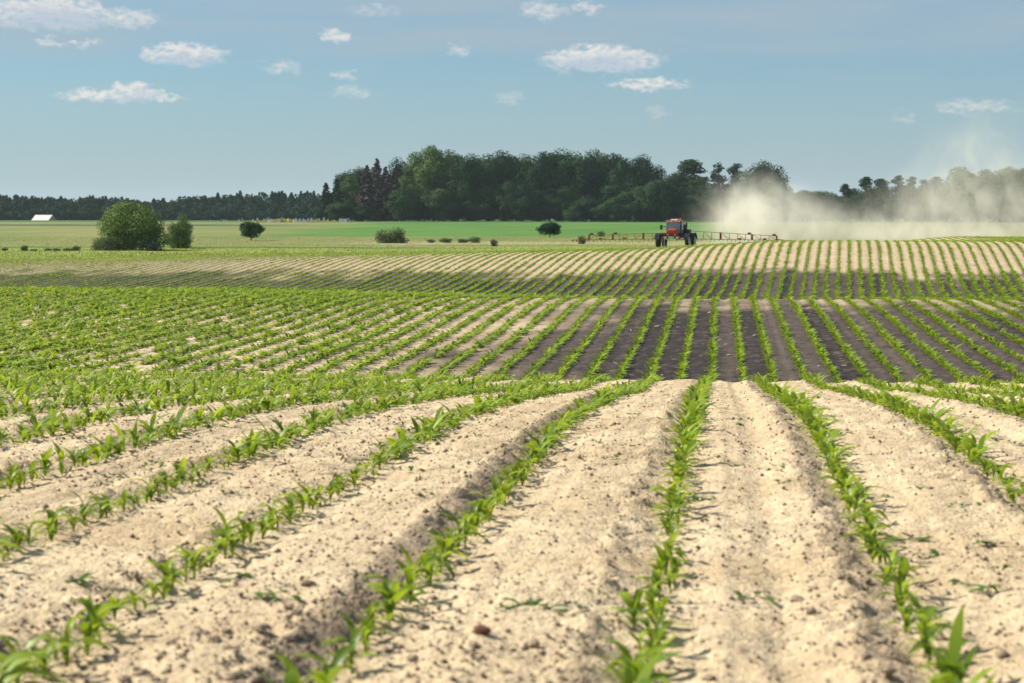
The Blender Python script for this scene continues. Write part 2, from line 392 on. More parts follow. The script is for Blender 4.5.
# ------------------------------------------------------------------ foliage materials
def leaf_mat(name, c0, c1, trans=0.35, rough=0.8, obj_random=False, tree_random=False):
    m = bpy.data.materials.new(name); m.use_nodes = True; t = NT(m.node_tree); b = t.n['Principled BSDF']; out = t.n['Material Output']
    f = attr(t, 'tint')
    if tree_random: f = t.math('MULTIPLY_ADD', t.node('ShaderNodeObjectInfo').outputs['Random'], 0.75, t.math('MULTIPLY_ADD', f, 0.75, -0.30), clamp=True)
    if obj_random: f = t.math('ADD', t.math('MULTIPLY', f, 0.35), t.math('MULTIPLY', t.node('ShaderNodeObjectInfo').outputs['Random'], 0.75))
    c = t.mix(f, c0, c1)
    t.put(b.inputs['Base Color'], c); b.inputs['Roughness'].default_value = rough; b.inputs['Specular IOR Level'].default_value = 0.3 if rough < .6 else 0.05
    tr = t.node('ShaderNodeBsdfTranslucent'); t.put(tr.inputs[0], t.mix(0.5, c, t.vec('MULTIPLY', c, (1.5, 1.35, 0.5))))
    mx = t.node('ShaderNodeMixShader'); mx.inputs[0].default_value = trans
    t.l.new(b.outputs[0], mx.inputs[1]); t.l.new(tr.outputs[0], mx.inputs[2]); t.l.new(mx.outputs[0], out.inputs[0])
    return m
def plain(name, c, rough=0.6, metal=0.0, var=0.0, scale=6.0):
    m, t, b = material(name); b.inputs['Roughness'].default_value = rough; b.inputs['Metallic'].default_value = metal
    if var:
        tcn = t.node('ShaderNodeTexCoord').outputs['Object']; n = t.noise(tcn, scale, 4, 0.6)
        t.put(b.inputs['Base Color'], t.mix(t.smooth(n, 0.3, 0.7), tuple(q * (1 - var) for q in c), tuple(min(1, q * (1 + var)) for q in c)))
    else: b.inputs['Base Color'].default_value = (*c, 1)
    return m
m_corn = leaf_mat('corn_leaf', (0.060, 0.140, 0.014), (0.32, 0.43, 0.032), 0.42, 0.5)
m_corn_o = leaf_mat('corn_leaf_near', (0.030, 0.098, 0.012), (0.33, 0.43, 0.030), 0.45, 0.42, True)
m_weed = leaf_mat('weed_leaf', (0.05, 0.11, 0.03), (0.12, 0.20, 0.05), 0.3, 0.6)

# ------------------------------------------------------------------ corn
def vigor(X, Y):                                        # plants are larger in the moist hollows, smaller on the sandy tops
    v = 0.76 - 0.06 * sst(Y, 12, 24) + 0.22 * sst(Y, 30, 45)
    v = v + 0.04 * sst(Y, 141, 152) + 0.05 * dark_mask(X, Y)
    v = v + 0.30 * sst(-X, 2.5, 11) * sst(Y, 33, 42) * (1 - sst(Y, 84, 100))
    v = v + 0.26 * sst(X, 7, 17) * sst(Y, 55, 75) * (1 - sst(Y, 138, 146))
    return v * (1 + (0.18 + 0.14 * sst(Y, 30, 45)) * fbm(X / 2.1, Y / 2.6, 91, 2))
def row_plants(k0, k1, y0, y1, step):
    k = np.arange(k0, k1 + 1); y = np.arange(y0, y1, step)
    K, YY = np.meshgrid(k, y); K = K.ravel().astype(float); YY = YY.ravel() + rng.uniform(-.42, .42, K.size) * step
    XX = ROW0 + bend(YY) + K * SP + rng.normal(0, 0.018, K.size) + 0.03 * fbm(YY / 3, K * 7.7, 15, 2)
    return K, XX, YY
def leaves_mesh(P, scale, nleaf, segs, wide=1.0, flat=1.0):
    """arching strip leaves for plants at P; returns V, F, tint"""
    n = len(P); m = n * nleaf
    base = np.repeat(P, nleaf, 0); sc = np.repeat(scale, nleaf) * rng.uniform(.75, 1.2, m)
    i = np.tile(np.arange(nleaf), n); fr = (i + 0.5) / nleaf
    yaw = np.repeat(rng.uniform(0, 6.28, n), nleaf) + i * math.pi + rng.normal(0, .55, m)
    L = sc * (0.096 + 0.08 * np.sin(fr * 2.6)) * rng.uniform(.8, 1.2, m)
    zb = sc * 0.075 * fr; rise = (rng.uniform(0.55, 1.25, m) + 0.35 * fr) * flat; drop = rng.uniform(0.3, 1.0, m) * flat
    wd = sc * rng.uniform(.0095, .0145, m) * wide
    dx, dy = np.cos(yaw), np.sin(yaw); rows = segs + 1
    ts = np.linspace(0, 1, rows); V = np.zeros((m, rows, 2, 3))
    for r, tt in enumerate(ts):
        rad = L * (0.45 * tt + 0.5 * tt * tt); z = zb + L * (rise * tt - drop * tt ** 2.2)
        wv_ = wd * (0.55 + 1.0 * tt) * (1 if tt < .55 else max(0.06, (1 - tt) / 0.45)) if segs > 1 else wd * (1.3 if tt == 0 else 0.35)
        for s_, sg in enumerate((-1, 1)):
            V[:, r, s_, 0] = base[:, 0] + dx * rad - dy * wv_ * sg
            V[:, r, s_, 1] = base[:, 1] + dy * rad + dx * wv_ * sg
            V[:, r, s_, 2] = base[:, 2] + z + wv_ * 0.25 * sg
    f = np.array([[2 * r, 2 * r + 1, 2 * r + 3, 2 * r + 2] for r in range(segs)])
    F = (np.arange(m)[:, None, None] * rows * 2 + f[None]).reshape(-1, 4)
    tint = np.clip(np.repeat(np.repeat(rng.uniform(0, 1, n), nleaf) * .55 + rng.uniform(0, .6, m), rows * 2) + np.tile(np.repeat(np.linspace(-.12, .12, rows), 2), m), 0, 1)
    return V.reshape(-1, 3), F, tint
def in_frame(P, mx=60, my=40):
    a, b_, d = project(P); return (d > 0.5) & (a > -mx) & (a < 1024 + mx) & (b_ < 683 + my) & (b_ > -my)

K, XX, YY = row_plants(-18, 10, 3.6, 33, 0.086)
keep = rng.uniform(0, 1, K.size) > 0.06
# thin places and gaps in the near rows
gapn = fbm(YY / 0.7, K * 5.1, 23, 2); keep &= gapn > -0.50
K, XX, YY = K[keep], XX[keep], YY[keep]
Pn = np.stack([XX, YY, base_z(XX, YY) + micro(XX, YY, True) - 0.008], -1)
sc_n = vigor(XX, YY)
a_, b_, d_ = project(Pn)
vis = (a_ > -12) & (a_ < 1036) & (b_ < 700) & (d_ > 0)
order = np.argsort(np.where(vis, d_, 1e9))[:300]
pick = np.zeros(len(Pn), bool); pick[order] = True; pick &= vis

# leaf and stem meshes shared by the near plants
def one_leaf(seed):
    r = random.Random(seed); L = 1.0; rise = r.uniform(.6, 1.25); drop = r.uniform(.25, 1.0); tw = r.uniform(-.5, .5); rows = 8
    V = []; T = []
    for i in range(rows):
        tt = i / (rows - 1); rad = 0.42 * tt + 0.5 * tt * tt; z = rise * tt - drop * tt ** 2.3
        wv_ = 0.075 * (0.5 + 1.1 * tt) * (1 if tt < .5 else max(0.04, (1 - ((tt - .5) / .5) ** 1.5)))
        bend_ = tw * tt * tt * 0.35
        for sgn in (-1, 0, 1):
            V.append((rad, sgn * wv_ + bend_, z + (abs(sgn) * wv_ * 0.5) + sgn * wv_ * tw * 0.8)); T.append(0.5 + 0.35 * (tt - .5) + (0.12 if sgn == 0 else 0))
    F = grid_faces(rows, 3)
    return np_mesh('corn_leaf', np.array(V), F, {'tint': np.array(T)}, True, m_corn_o)
LEAF = [one_leaf(i) for i in range(9)]
m_stem = plain('corn_stem', (0.20, 0.27, 0.06), 0.5, var=.2, scale=30)
stb = MB().tube([(0, 0, -0.35), (0.02, 0, .4), (-.015, .01, 1.0)], [0.10, 0.085, 0.045], 6)
stem_o = stb.build('stem', m_stem); STEM = stem_o.data; bpy.data.objects.remove(stem_o)
ROWLAB = {0: 'in the row meeting the bottom edge right of centre', -1: 'in the row meeting the bottom edge left of centre',
          1: 'in the row meeting the bottom right corner', -2: 'in the row meeting the bottom left corner',
          -3: 'in the lowest row leaving over the left edge', -4: 'in the second lowest row leaving over the left edge',
          -5: 'in the third lowest row leaving over the left edge', 2: 'in the lowest row leaving over the right edge',
          3: 'in the second lowest row leaving over the right edge'}
count = {}
def beside(x, y):
    k = int(np.floor(rowc(np.array(x), np.array(y)))); return ROWLAB[k].replace('in the', 'right of the') if k in ROWLAB else 'between the farther left rows' if k < 0 else 'between the farther right rows'
near_i = np.nonzero(pick)[0]
for i in near_i[np.argsort(d_[near_i])]:
    s_ = min(sc_n[i], .95) * random.uniform(.55, 1.1)
    o = empty('corn_plant', Pn[i], random.uniform(0, 6.28)); k = int(K[i]); c_ = count.get(k, 0); count[k] = c_ + 1
    where = ROWLAB.get(k, 'in a near row of the sandy foreground')
    tag(o, (ordinal(c_ + 1) + ' nearest' if c_ else 'nearest') + ' corn plant ' + where, 'corn plant', 'young corn plants in the near rows')
    st = link('stem', STEM, o); st.scale = (0.07 * s_, 0.07 * s_, 0.075 * s_)
    nl = random.choice((6, 7, 7, 8))
    for j in range(nl):
        fr = (j + .5) / nl; lf = link('leaf', random.choice(LEAF), o)
        Ls = s_ * (0.083 + 0.066 * math.sin(fr * 2.6)) * random.uniform(.8, 1.2)
        lf.location = (0, 0, 0.07 * s_ * fr)
        lf.rotation_euler = (random.uniform(-.25, .25), random.uniform(-.65, .05), j * math.pi + random.gauss(0, .6))
        lf.scale = (Ls, Ls * random.uniform(1.15, 1.7), Ls * random.uniform(.85, 1.15))
VS, FS, TS = [], [], []; nv = 0
def push(v, f, tt):
    global nv
    VS.append(v); FS.append(f + nv); TS.append(tt); nv += len(v)
rest = ~pick & in_frame(Pn, 160, 140)
push(*leaves_mesh(Pn[rest], sc_n[rest] * rng.uniform(.62, 1.2, rest.sum()) * .9, 8, 4, 1.45, .95))
K, XX, YY = row_plants(-46, 34, 33, 90, 0.15)
P = np.stack([XX, YY, base_z(XX, YY) + micro(XX, YY, False) - .01], -1); ok = in_frame(P, 90, 40) & (rng.uniform(0, 1, len(P)) > 0.08) & (fbm(YY / 1.1, K * 5.1, 29, 2) > -.45)
P = P[ok]; push(*leaves_mesh(P, 1.06 * vigor(P[:, 0], P[:, 1]) * rng.uniform(.8, 1.25, len(P)), 8, 2, 2.1, .66))
K, XX, YY = row_plants(-106, 62, 104, 176, 0.17)
P = np.stack([XX, YY, base_z(XX, YY) + micro(XX, YY, False) - .01], -1); ok = in_frame(P, 60, 40)
P = P[ok]; push(*leaves_mesh(P, 1.0 * vigor(P[:, 0], P[:, 1]) * (1 + .35 * dark_mask(P[:, 0], P[:, 1])) * (1 - .36 * sst(-P[:, 0], 6, 42)) * rng.uniform(.7, 1.3, len(P)), 6, 1, 2.5, .5))
K, XX, YY = row_plants(-10, 80, 176, 246, 0.2)
P = np.stack([XX, YY, base_z(XX, YY) + micro(XX, YY, False) - .01], -1); ok = in_frame(P, 60, 40) & (P[:, 0] > 11)
P = P[ok]; push(*leaves_mesh(P, 0.9 * vigor(P[:, 0], P[:, 1]) * rng.uniform(.75, 1.25, len(P)), 6, 1, 2.4, .5))
me = np_mesh('corn_crop', np.concatenate(VS), np.concatenate(FS), {'tint': np.concatenate(TS)}, False, m_corn)
tag(link('corn_crop', me), 'rows of young corn covering the rolling field into the distance', 'corn crop', kind='stuff')

# ------------------------------------------------------------------ clods, weeds, straw
m_clod = plain('clod_soil', (0.255, 0.198, 0.142), 0.95, var=.45, scale=3)
def ico_rough(seed, sub=1, amp=.22):
    bm = bmesh.new(); bmesh.ops.create_icosphere(bm, subdivisions=sub, radius=1); r = random.Random(seed)
    for v in bm.verts: v.co = Vector((v.co.x, v.co.y * r.uniform(.8, 1.1), v.co.z * .7)) * r.uniform(1 - amp, 1 + amp)
    me = bpy.data.meshes.new('clod'); bm.to_mesh(me); bm.free(); return me
ICO = []
for s_ in range(6):
    r = random.Random(s_); v = np.array([(1, 0, 0), (0, 1, 0), (-1, 0, 0), (0, -1, 0), (0, 0, .8), (0, 0, -.6)]) * np.array([[r.uniform(.7, 1.3)] for _ in range(6)])
    ICO.append((v, np.array([(0, 1, 4), (1, 2, 4), (2, 3, 4), (3, 0, 4), (1, 0, 5), (2, 1, 5), (3, 2, 5), (0, 3, 5)])))
n = 120000
Yc = 3.8 + (30 - 3.8) * rng.uniform(0, 1, n) ** 1.25; Xc = rng.uniform(-0.42, 0.2, n) * Yc
u = rowc(Xc, Yc); u = u - np.floor(u)
wgt = 0.25 + 0.9 * np.exp(-((u - .8) / .13) ** 2) + 0.25 * np.exp(-((u - .42) / .1) ** 2)
wgt *= (0.25 + 1.3 * vnoise(Xc * 1.3, Yc * 1.1, 77)) * (0.75 + 0.7 * sst(-Xc / Yc, 0.02, 0.2))
ok = rng.uniform(0, 1.45, n) < wgt; Xc, Yc = Xc[ok], Yc[ok]
Rc = 0.0028 + 0.006 * rng.uniform(0, 1, len(Xc)) ** 1.7 + 0.010 * rng.uniform(0, 1, len(Xc)) ** 11
Pc = np.stack([Xc, Yc, ground(Xc, Yc) + Rc * .25], -1)
big = np.argsort(-np.where(in_frame(Pc, 0, 0), Rc / Yc, 0))[:60]; small = np.ones(len(Pc), bool); small[big] = False
small &= in_frame(Pc, 120, 120)
vs_, fs_, nv_ = [], [], 0
idx = np.nonzero(small)[0]; kinds = rng.integers(0, 6, len(idx))
for q in range(6):
    ii = idx[kinds == q]; v, f = ICO[q]; th = rng.uniform(0, 6.28, len(ii)); c_, s_ = np.cos(th), np.sin(th)
    vv = np.stack([v[None, :, 0] * c_[:, None] - v[None, :, 1] * s_[:, None], v[None, :, 0] * s_[:, None] + v[None, :, 1] * c_[:, None], np.repeat(v[None, :, 2], len(ii), 0)], -1) * Rc[ii, None, None] + Pc[ii, None, :]
    ff = f[None] + (np.arange(len(ii)) * len(v))[:, None, None] + nv_
    vs_.append(vv.reshape(-1, 3)); fs_.append(ff.reshape(-1, 3)); nv_ += len(ii) * len(v)
tag(link('soil_crumbs', np_mesh('soil_crumbs', np.concatenate(vs_), np.concatenate(fs_), None, False, m_clod)), 'small brown soil crumbs strewn over the sandy ridges', 'soil crumbs', kind='stuff')
CL = [ico_rough(20 + q, 2, .16) for q in range(5)]
for me_ in CL: me_.materials.append(m_clod)
for i in big:
    o = link('soil_clod', random.choice(CL)); o.location = Pc[i]; r_ = Rc[i] * 1.15; o.scale = (r_ * random.uniform(.9, 1.4), r_, r_ * .85); o.rotation_euler = (random.uniform(-.3, .3), random.uniform(-.3, .3), random.uniform(0, 6.3))
    tag(o, 'larger dark soil clod ' + beside(Xc[i], Yc[i]), 'soil clod', 'larger soil clods in the foreground')
# the reddish clod near the bottom edge
m_red = plain('clay', (0.15, 0.075, 0.05), .9, var=.3, scale=4)
q = at(482, 655, 5.2); o = link('clay_clod', ico_rough(99, 2, .14), None, m_red)
o.location = (q[0], 5.2, ground(q[0], 5.2) + .012); o.scale = (.026, .02, .02)
tag(o, 'reddish brown clay clod on the sand by the bottom edge, left of centre', 'clay clod')

def weed_mesh(seed, nl, spread):
    r = random.Random(seed); V = []; F = []; T = []
    for j in range(nl):
        a = r.uniform(0, 6.28); L = r.uniform(.5, 1); wd = L * r.uniform(.28, .42); rise = r.uniform(.15, .6)
        ox, oy = r.uniform(-spread, spread), r.uniform(-spread, spread); c_, s_ = math.cos(a), math.sin(a); n_ = len(V); tt0 = r.uniform(0, 1)
        for (t_, w_) in ((0, .12), (.35, .9), (.7, 1), (1, .12)):
            z = L * (rise * t_ - .35 * t_ * t_) + 0.08
            for sg in (-1, 1): V.append((ox + c_ * L * t_ - s_ * sg * w_ * wd * .5, oy + s_ * L * t_ + c_ * sg * w_ * wd * .5, z + .06 * w_)); T.append(tt0)
        F += [(n_ + 2 * i, n_ + 2 * i + 1, n_ + 2 * i + 3, n_ + 2 * i + 2) for i in range(3)]
    return np_mesh('weed', np.array(V), np.array(F), {'tint': np.array(T)}, False, m_weed)
WEED = [weed_mesh(s_, 7 + 2 * s_ % 5, .35 + .25 * (s_ % 3)) for s_ in range(6)]
spots = []
for i in range(900):
    y_ = 4.6 + 22 * random.random() ** 1.4; x_ = random.uniform(-.40, .17) * y_
    if fbm(np.array(x_ * .9), np.array(y_ * .7), 88, 2) + .25 * (x_ < -.1 * y_) * (y_ > 9) > 0.14: spots.append((x_, y_, random.uniform(.035, .07)))
spots = spots[:190]
for px, py in ((80, 590), (240, 585), (275, 610), (960, 590), (990, 600), (935, 560), (915, 545), (120, 478), (160, 470), (340, 490), (765, 600), (575, 625), (535, 620), (415, 480), (150, 415), (230, 430), (700, 500), (985, 555), (890, 400), (60, 445)):
    y_ = 20.0
    for _ in range(30):
        q = at(px, py, y_); y_ *= 1 + 0.5 * ((CAM_Z - base_z(q[0], y_)) / (CAM_Z - q[2]) - 1)
    q = at(px, py, y_); spots.append((q[0], y_, random.uniform(.055, .085)))
for x_, y_, s_ in spots:
    if not in_frame(np.array([[x_, y_, float(base_z(x_, y_))]]), 0, 0)[0]: continue
    o = link('weed', random.choice(WEED)); o.location = (x_, y_, float(ground(np.array(x_), np.array(y_))) - .004); o.scale = (s_,) * 3; o.rotation_euler = (0, 0, random.uniform(0, 6.28))
    tag(o, 'small broad-leaved weed ' + beside(x_, y_), 'weed', 'weeds between the near corn rows')
# pale straw left on the dark slope
m_straw = plain('straw', (0.52, 0.42, 0.24), .8, var=.2)
mb = MB()
for i in range(150):
    y_ = random.uniform(46, 78); x_ = random.gauss(0.5, 3.5) if i % 3 else random.uniform(-12, 10); z_ = float(base_z(x_, y_) + micro(np.array(x_), np.array(y_), False)) + .03; a = random.gauss(0, .5); L = random.uniform(.03, .16)
    mb.box((x_, y_, z_), (L, random.uniform(.02, .05), .012), Euler((random.uniform(-.3, .3), random.uniform(-.3, .3), a)).to_matrix())
tag(mb.build('straw', m_straw), 'pale straw bits scattered over the dark soil slope', 'straw', kind='stuff')

# ------------------------------------------------------------------ grass on the strips behind the crest
m_grass = leaf_mat('grass_blade', (0.14, 0.185, 0.04), (0.28, 0.275, 0.085), 0.3, .7)
def grass(n, x0, x1, y0, y1, h, seed):
    r = np.random.default_rng(seed); y = r.uniform(y0, y1, n); x = r.uniform(x0, x1, n) * y
    z = base_z(x, y); a = r.uniform(0, 3.14, n); hh = h * r.uniform(.5, 1.3, n); wd = hh * r.uniform(.25, .7, n); dx, dy = np.cos(a) * wd, np.sin(a) * wd; lx = r.normal(0, .3, n) * hh
    V = np.stack([np.stack([x - dx, y - dy, z - .03], -1), np.stack([x + dx, y + dy, z - .03], -1), np.stack([x + lx, y, z + hh], -1)], 1)
    tint = np.clip(.5 + .5 * fbm(x / 12, y / 20, 4, 2) + r.normal(0, .25, n), 0, 1)
    return V.reshape(-1, 3), np.arange(3 * n).reshape(-1, 3), np.repeat(tint, 3)
g1 = grass(30000, -.40, 0.00, 177, 246, .10, 1); g2 = grass(26000, -.40, .17, 246, 320, .09, 2); g3 = grass(12000, -.40, .17, 320, 520, .07, 3)
V = np.concatenate([g1[0], g2[0], g3[0]]); F = np.arange(len(V)).reshape(-1, 3)
tag(link('grass', np_mesh('grass', V, F, {'tint': np.concatenate([g1[2], g2[2], g3[2]])}, False, m_grass)), 'rough grass and cereal blades on the strips behind the hill', 'grass', kind='stuff')

# ------------------------------------------------------------------ trees
m_bark = plain('bark', (0.085, 0.065, 0.05), .9, var=.3, scale=4)
m_pbark = plain('pine_bark', (0.20, 0.12, 0.08), .9, var=.3, scale=3)
LM = {'oak': leaf_mat('oak_leaf', (0.010, 0.035, 0.020), (0.060, 0.116, 0.042), .10, tree_random=True),
      'light': leaf_mat('light_leaf', (0.034, 0.078, 0.026), (0.120, 0.185, 0.052), .15, tree_random=True),
      'willow': leaf_mat('willow_leaf', (0.055, 0.105, 0.028), (0.20, 0.28, 0.08), .1),
      'spruce': leaf_mat('spruce_needle', (0.012, 0.034, 0.020), (0.032, 0.065, 0.036), .1),
      'pine': leaf_mat('pine_needle', (0.018, 0.045, 0.024), (0.046, 0.080, 0.040), .15),
      'dead': leaf_mat('dead_needle', (0.085, 0.062, 0.066), (0.160, 0.122, 0.122), .1),
      'scrub': leaf_mat('scrub_leaf', (0.055, 0.082, 0.034), (0.13, 0.16, 0.075), .2)}
def quads(Pp, N, size, r):
    n = len(Pp); N = N / (np.linalg.norm(N, axis=1, keepdims=True) + 1e-9); A = np.cross(N, r.normal(size=(n, 3))); A /= np.linalg.norm(A, axis=1, keepdims=True) + 1e-9; B = np.cross(N, A)
    s = size[:, None]; a = r.uniform(.7, 1.25, (n, 1))
    return np.stack([Pp - A * s * a, Pp - B * s * .6, Pp + A * s * a, Pp + B * s * .6], 1).reshape(-1, 3)
def clump_leaves(cl, n, size, r):
    """cl: list of (center, radii). Leaves through each clump, mostly near its skin."""
    Cc = np.array([c for c, _ in cl]); Rr = np.array([q for _, q in cl]); wt = Rr.prod(1) ** (2 / 3); wt /= wt.sum()
    i = r.choice(len(cl), n, p=wt); d = r.normal(size=(n, 3)); d /= np.linalg.norm(d, axis=1, keepdims=True)
    rad = np.where(r.uniform(size=n) < .8, r.uniform(.72, 1.12, n), r.uniform(.2, .8, n))
    ct = r.uniform(0, 1, len(cl))
    return Cc[i] + d * Rr[i] * rad[:, None], d + r.normal(0, .38, (n, 3)) + np.array([0, 0, .15]), size * r.uniform(.6, 1.35, n), np.clip(.55 * ct[i] + r.uniform(0, .5, n), 0, 1)
def crown_from(cl, n, size, r, mat, fit=None):
    Pp, N, s, tt = clump_leaves(cl, n, size, r)
    if fit:                                              # stretch so that the crown fills width fit[0] from height fit[1] to fit[2]
        for ax in (0, 1):
            lo, hi = np.percentile(Pp[:, ax], (1, 99)); Pp[:, ax] *= fit[0] / (hi - lo)
        lo, hi = np.percentile(Pp[:, 2], (.5, 99.6)); Pp[:, 2] = fit[1] + (Pp[:, 2] - lo) * (fit[2] - fit[1]) / (hi - lo)
    V = quads(Pp, N, s, r)
    return np_mesh('crown', V, np.arange(len(V)).reshape(-1, 4), {'tint': np.repeat(tt, 4)}, False, mat)
def round_tree(seed, H, Wd, base, n, size, mat, ncl=30, bark=None, lean=0, csz=1.0, shell=.25):
    """H height, Wd crown width, base height of crown's underside"""
    r = np.random.default_rng(seed); cl = []; mb = MB(); ch = H - base; cz = base + ch * .5
    mb.tube([(0, 0, -.5), (.05 * r.normal(), .05, H * .3), (.1 * r.normal() + lean * .5, 0, H * .78)], [H * .022 + .06, H * .016 + .03, H * .005], 7)
    for q in range(ncl):
        while True:
            d = r.uniform(-1, 1, 3)
            if shell < np.linalg.norm(d) < 1: break
        shape = 1 - .35 * max(0, d[2]) ** 2
        c = np.array([d[0] * Wd * .5 * .78 * shape, d[1] * Wd * .5 * .78 * shape, cz + d[2] * ch * .5 * .80]) + np.array([lean * (c_ := (d[2] + 1) / 2), 0, 0])
        s = r.uniform(.12, .23) * csz; cl.append((c, np.array([Wd * s, Wd * s, Wd * s * .85])))
        if q % 3 == 0: 
            z0 = max(base * .7, c[2] - .35 * ch); mb.tube([(0, 0, min(z0, H * .7)), tuple(c * np.array([.5, .5, 1]) - np.array([0, 0, .1 * ch])), tuple(c)], [H * .009 + .02, H * .006 + .015, .02], 5)
    return mb, crown_from(cl, n, size, r, mat, (Wd, base if base > .3 else (-.10 if base > .05 else -.28) * H, H)), bark or m_bark
def spruce_tree(seed, H, Wd, n, size, mat, sparse=0.0):
    r = np.random.default_rng(seed); mb = MB().tube([(0, 0, -.4), (0, 0, H * .5), (0, 0, H * .985)], [H * .014 + .05, H * .009 + .02, .02], 6)
    nb = int(H * 7); Pp = []; N = []
    per = n // nb
    for q in range(nb):
        f = (q + r.uniform()) / nb; z = H * (.05 + .95 * f); L = Wd * .56 * (1 - f) ** .72 * r.uniform(.62, 1.12) + .10; a = r.uniform(0, 6.28)
        t_ = np.sqrt(r.uniform(0.02, 1, per)); p = np.stack([np.cos(a) * L * t_, np.sin(a) * L * t_, z - L * (.42 * t_ ** 1.4) + .12 * L * t_ ** 3], -1) + r.normal(0, .05 + .09 * L * t_[:, None] * .6, (per, 3))
        Pp.append(p); N.append(np.tile([np.cos(a) * .4, np.sin(a) * .4, .8], (per, 1)) + r.normal(0, .6, (per, 3)))
        mb.tube([(0, 0, z), (np.cos(a) * L * .8, np.sin(a) * L * .8, z - .3 * L)], [.03, .01], 3, False)
    Pp = np.concatenate(Pp); N = np.concatenate(N); V = quads(Pp, N, size * r.uniform(.6, 1.3, len(Pp)), r)
    return mb, np_mesh('crown', V, np.arange(len(V)).reshape(-1, 4), {'tint': np.repeat(r.uniform(0, 1, len(Pp)), 4)}, False, mat), m_bark
def pine_tree(seed, H, Wd, n, size, mat, base=.45, ncl=15):
    r = np.random.default_rng(seed); bx = r.normal(0, .25, 3)
    mb = MB().tube([(0, 0, -.4), (bx[0], 0, H * .35), (bx[1], bx[2], H * .7), (bx[0] * .5, 0, H * .95)], [.30, .24, .15, .05], 7); cl = []
    for q in range(ncl):
        f = r.uniform(); z = H * (base + (1 - base) * f * .96); rr = Wd * .5 * (.45 + 1.5 * f) * (1.06 - f) ** .8 * r.uniform(.2, 1.0); a = r.uniform(0, 6.28)
        c = np.array([math.cos(a) * rr, math.sin(a) * rr, z]); s = r.uniform(.10, .19) * Wd; cl.append((c, np.array([s * 1.15, s * 1.15, s * r.uniform(.6, 1.0)])))
        mb.tube([(bx[1] * .8, bx[2] * .5, z - .12 * H * r.uniform(.3, 1)), tuple(c)], [.08, .03], 4, False)
    cl.append((np.array([bx[0] * .5, 0, H * .95]), np.array([Wd * .12, Wd * .12, Wd * .14])))
    return mb, crown_from(cl, n, size, r, mat, (Wd, H * base, H)), m_pbark
PROTO = {}
def proto(key, fn, *a, **k):
    mb, crown, bark = fn(*a, **k); o = mb.build('trunk', bark); me_ = o.data; bpy.data.objects.remove(o); PROTO[key] = (me_, crown)
for q in range(5): proto(('oak', q), round_tree, 100 + q, 22, 12.5 + q % 3, 4.0, 11000, .34, LM['oak'], 34, shell=.5)
for q in range(3): proto(('light', q), round_tree, 120 + q, 22, 11, 4.0, 11000, .33, LM['light'], 32, shell=.5)
for q in range(3): proto(('low', q), round_tree, 140 + q, 12, 10, 0.6, 9000, .29, LM['oak'], 24, shell=.5)
for q in range(2): proto(('spruce', q), spruce_tree, 160 + q, 20, 7.6, 8400, .40, LM['spruce'])
for q in range(2): proto(('dead', q), spruce_tree, 170 + q, 20, 7.4, 6400, .36, LM['dead'])
for q in range(4): proto(('pine', q), pine_tree, 180 + q, 20, 6.5, 4200, .30, LM['pine'], .30 + .05 * q, 34 + 3 * q)
for q in range(3): proto(('slender', q), pine_tree, 190 + q, 18, 5.5, 4200, .27, LM['pine'], .10, 48)
SIZE = {'slender': (18, 5.5), 'oak': (22, 13.5), 'light': (22, 11), 'low': (12, 10), 'spruce': (20, 7), 'dead': (20, 6.6), 'pine': (20, 6.5)}
NAME = {'slender': 'pine_tree', 'oak': 'deciduous_tree', 'light': 'deciduous_tree', 'low': 'understorey_tree', 'spruce': 'spruce_tree', 'dead': 'dead_spruce_tree', 'pine': 'pine_tree'}
def tree(kind, px, top, wpx, Y, label, group=None, var=None, cat='tree'):
    d = ray(px, 215); x = d[0] * Y / d[1]; z = float(base_z(x, Y)); q = at(px, top, Y); H = q[2] - z; wd = wpx / FPX * Y * 1.02
    ks = [k for k in PROTO if k[0] == kind]; k = ks[var % len(ks)] if var is not None else random.choice(ks); tm, cm = PROTO[k]; h0, w0 = SIZE[kind]
    o = empty(NAME[kind], (x, Y, z), random.uniform(0, 6.28), (wd / w0, wd / w0, H / h0)); tag(o, label, cat, group)
    link('trunk', tm, o); link('crown', cm, o); return o
G1 = 'trees of the dense wood behind the sprayer'
# named trees of the wood's left end
tree('spruce', 326, 183, 19, 640, 'dark conical spruce standing first at the left end of the wood', G1)
tree('spruce', 337, 179, 19, 636, 'dark conical spruce second from the left end of the wood', G1)
tree('light', 349, 177, 26, 648, 'mid green leafy tree between the end spruces and the brown dead spruces', G1)
tree('oak', 358, 168, 24, 668, 'dark tall leafy tree just left of the brown dead spruces', G1)
tree('low', 340, 203, 26, 622, 'low dark leafy tree beside the graves below the end spruces', G1)
tree('low', 362, 205, 22, 622, 'low dark leafy tree at the foot of the brown dead spruces', G1)
tree('dead', 367, 166, 25, 640, 'leftmost of the four brown dead spruces in the wood', 'brown dead spruces')
tree('dead', 377, 159, 25, 648, 'tallest of the four brown dead spruces, with a pointed tip', 'brown dead spruces')
tree('dead', 386, 167, 25, 640, 'third of the four brown dead spruces from the left', 'brown dead spruces')
tree('dead', 394, 171, 22, 644, 'rightmost of the four brown dead spruces in the wood', 'brown dead spruces')
tree('oak', 404, 160, 30, 664, 'dark leafy tree rising right behind the brown dead spruces', G1)
tree('light', 418, 154, 32, 650, 'pale green tall tree right of the dead spruces', G1)
tree('light', 434, 147, 36, 645, 'tallest pale green tree of the wood, its highest crown', G1)
tree('oak', 452, 152, 36, 655, 'dark green tall tree just right of the wood\'s highest pale crown', G1)
OAKL = '%s tall dark tree along the wood front, counted rightwards from the pale crowns'
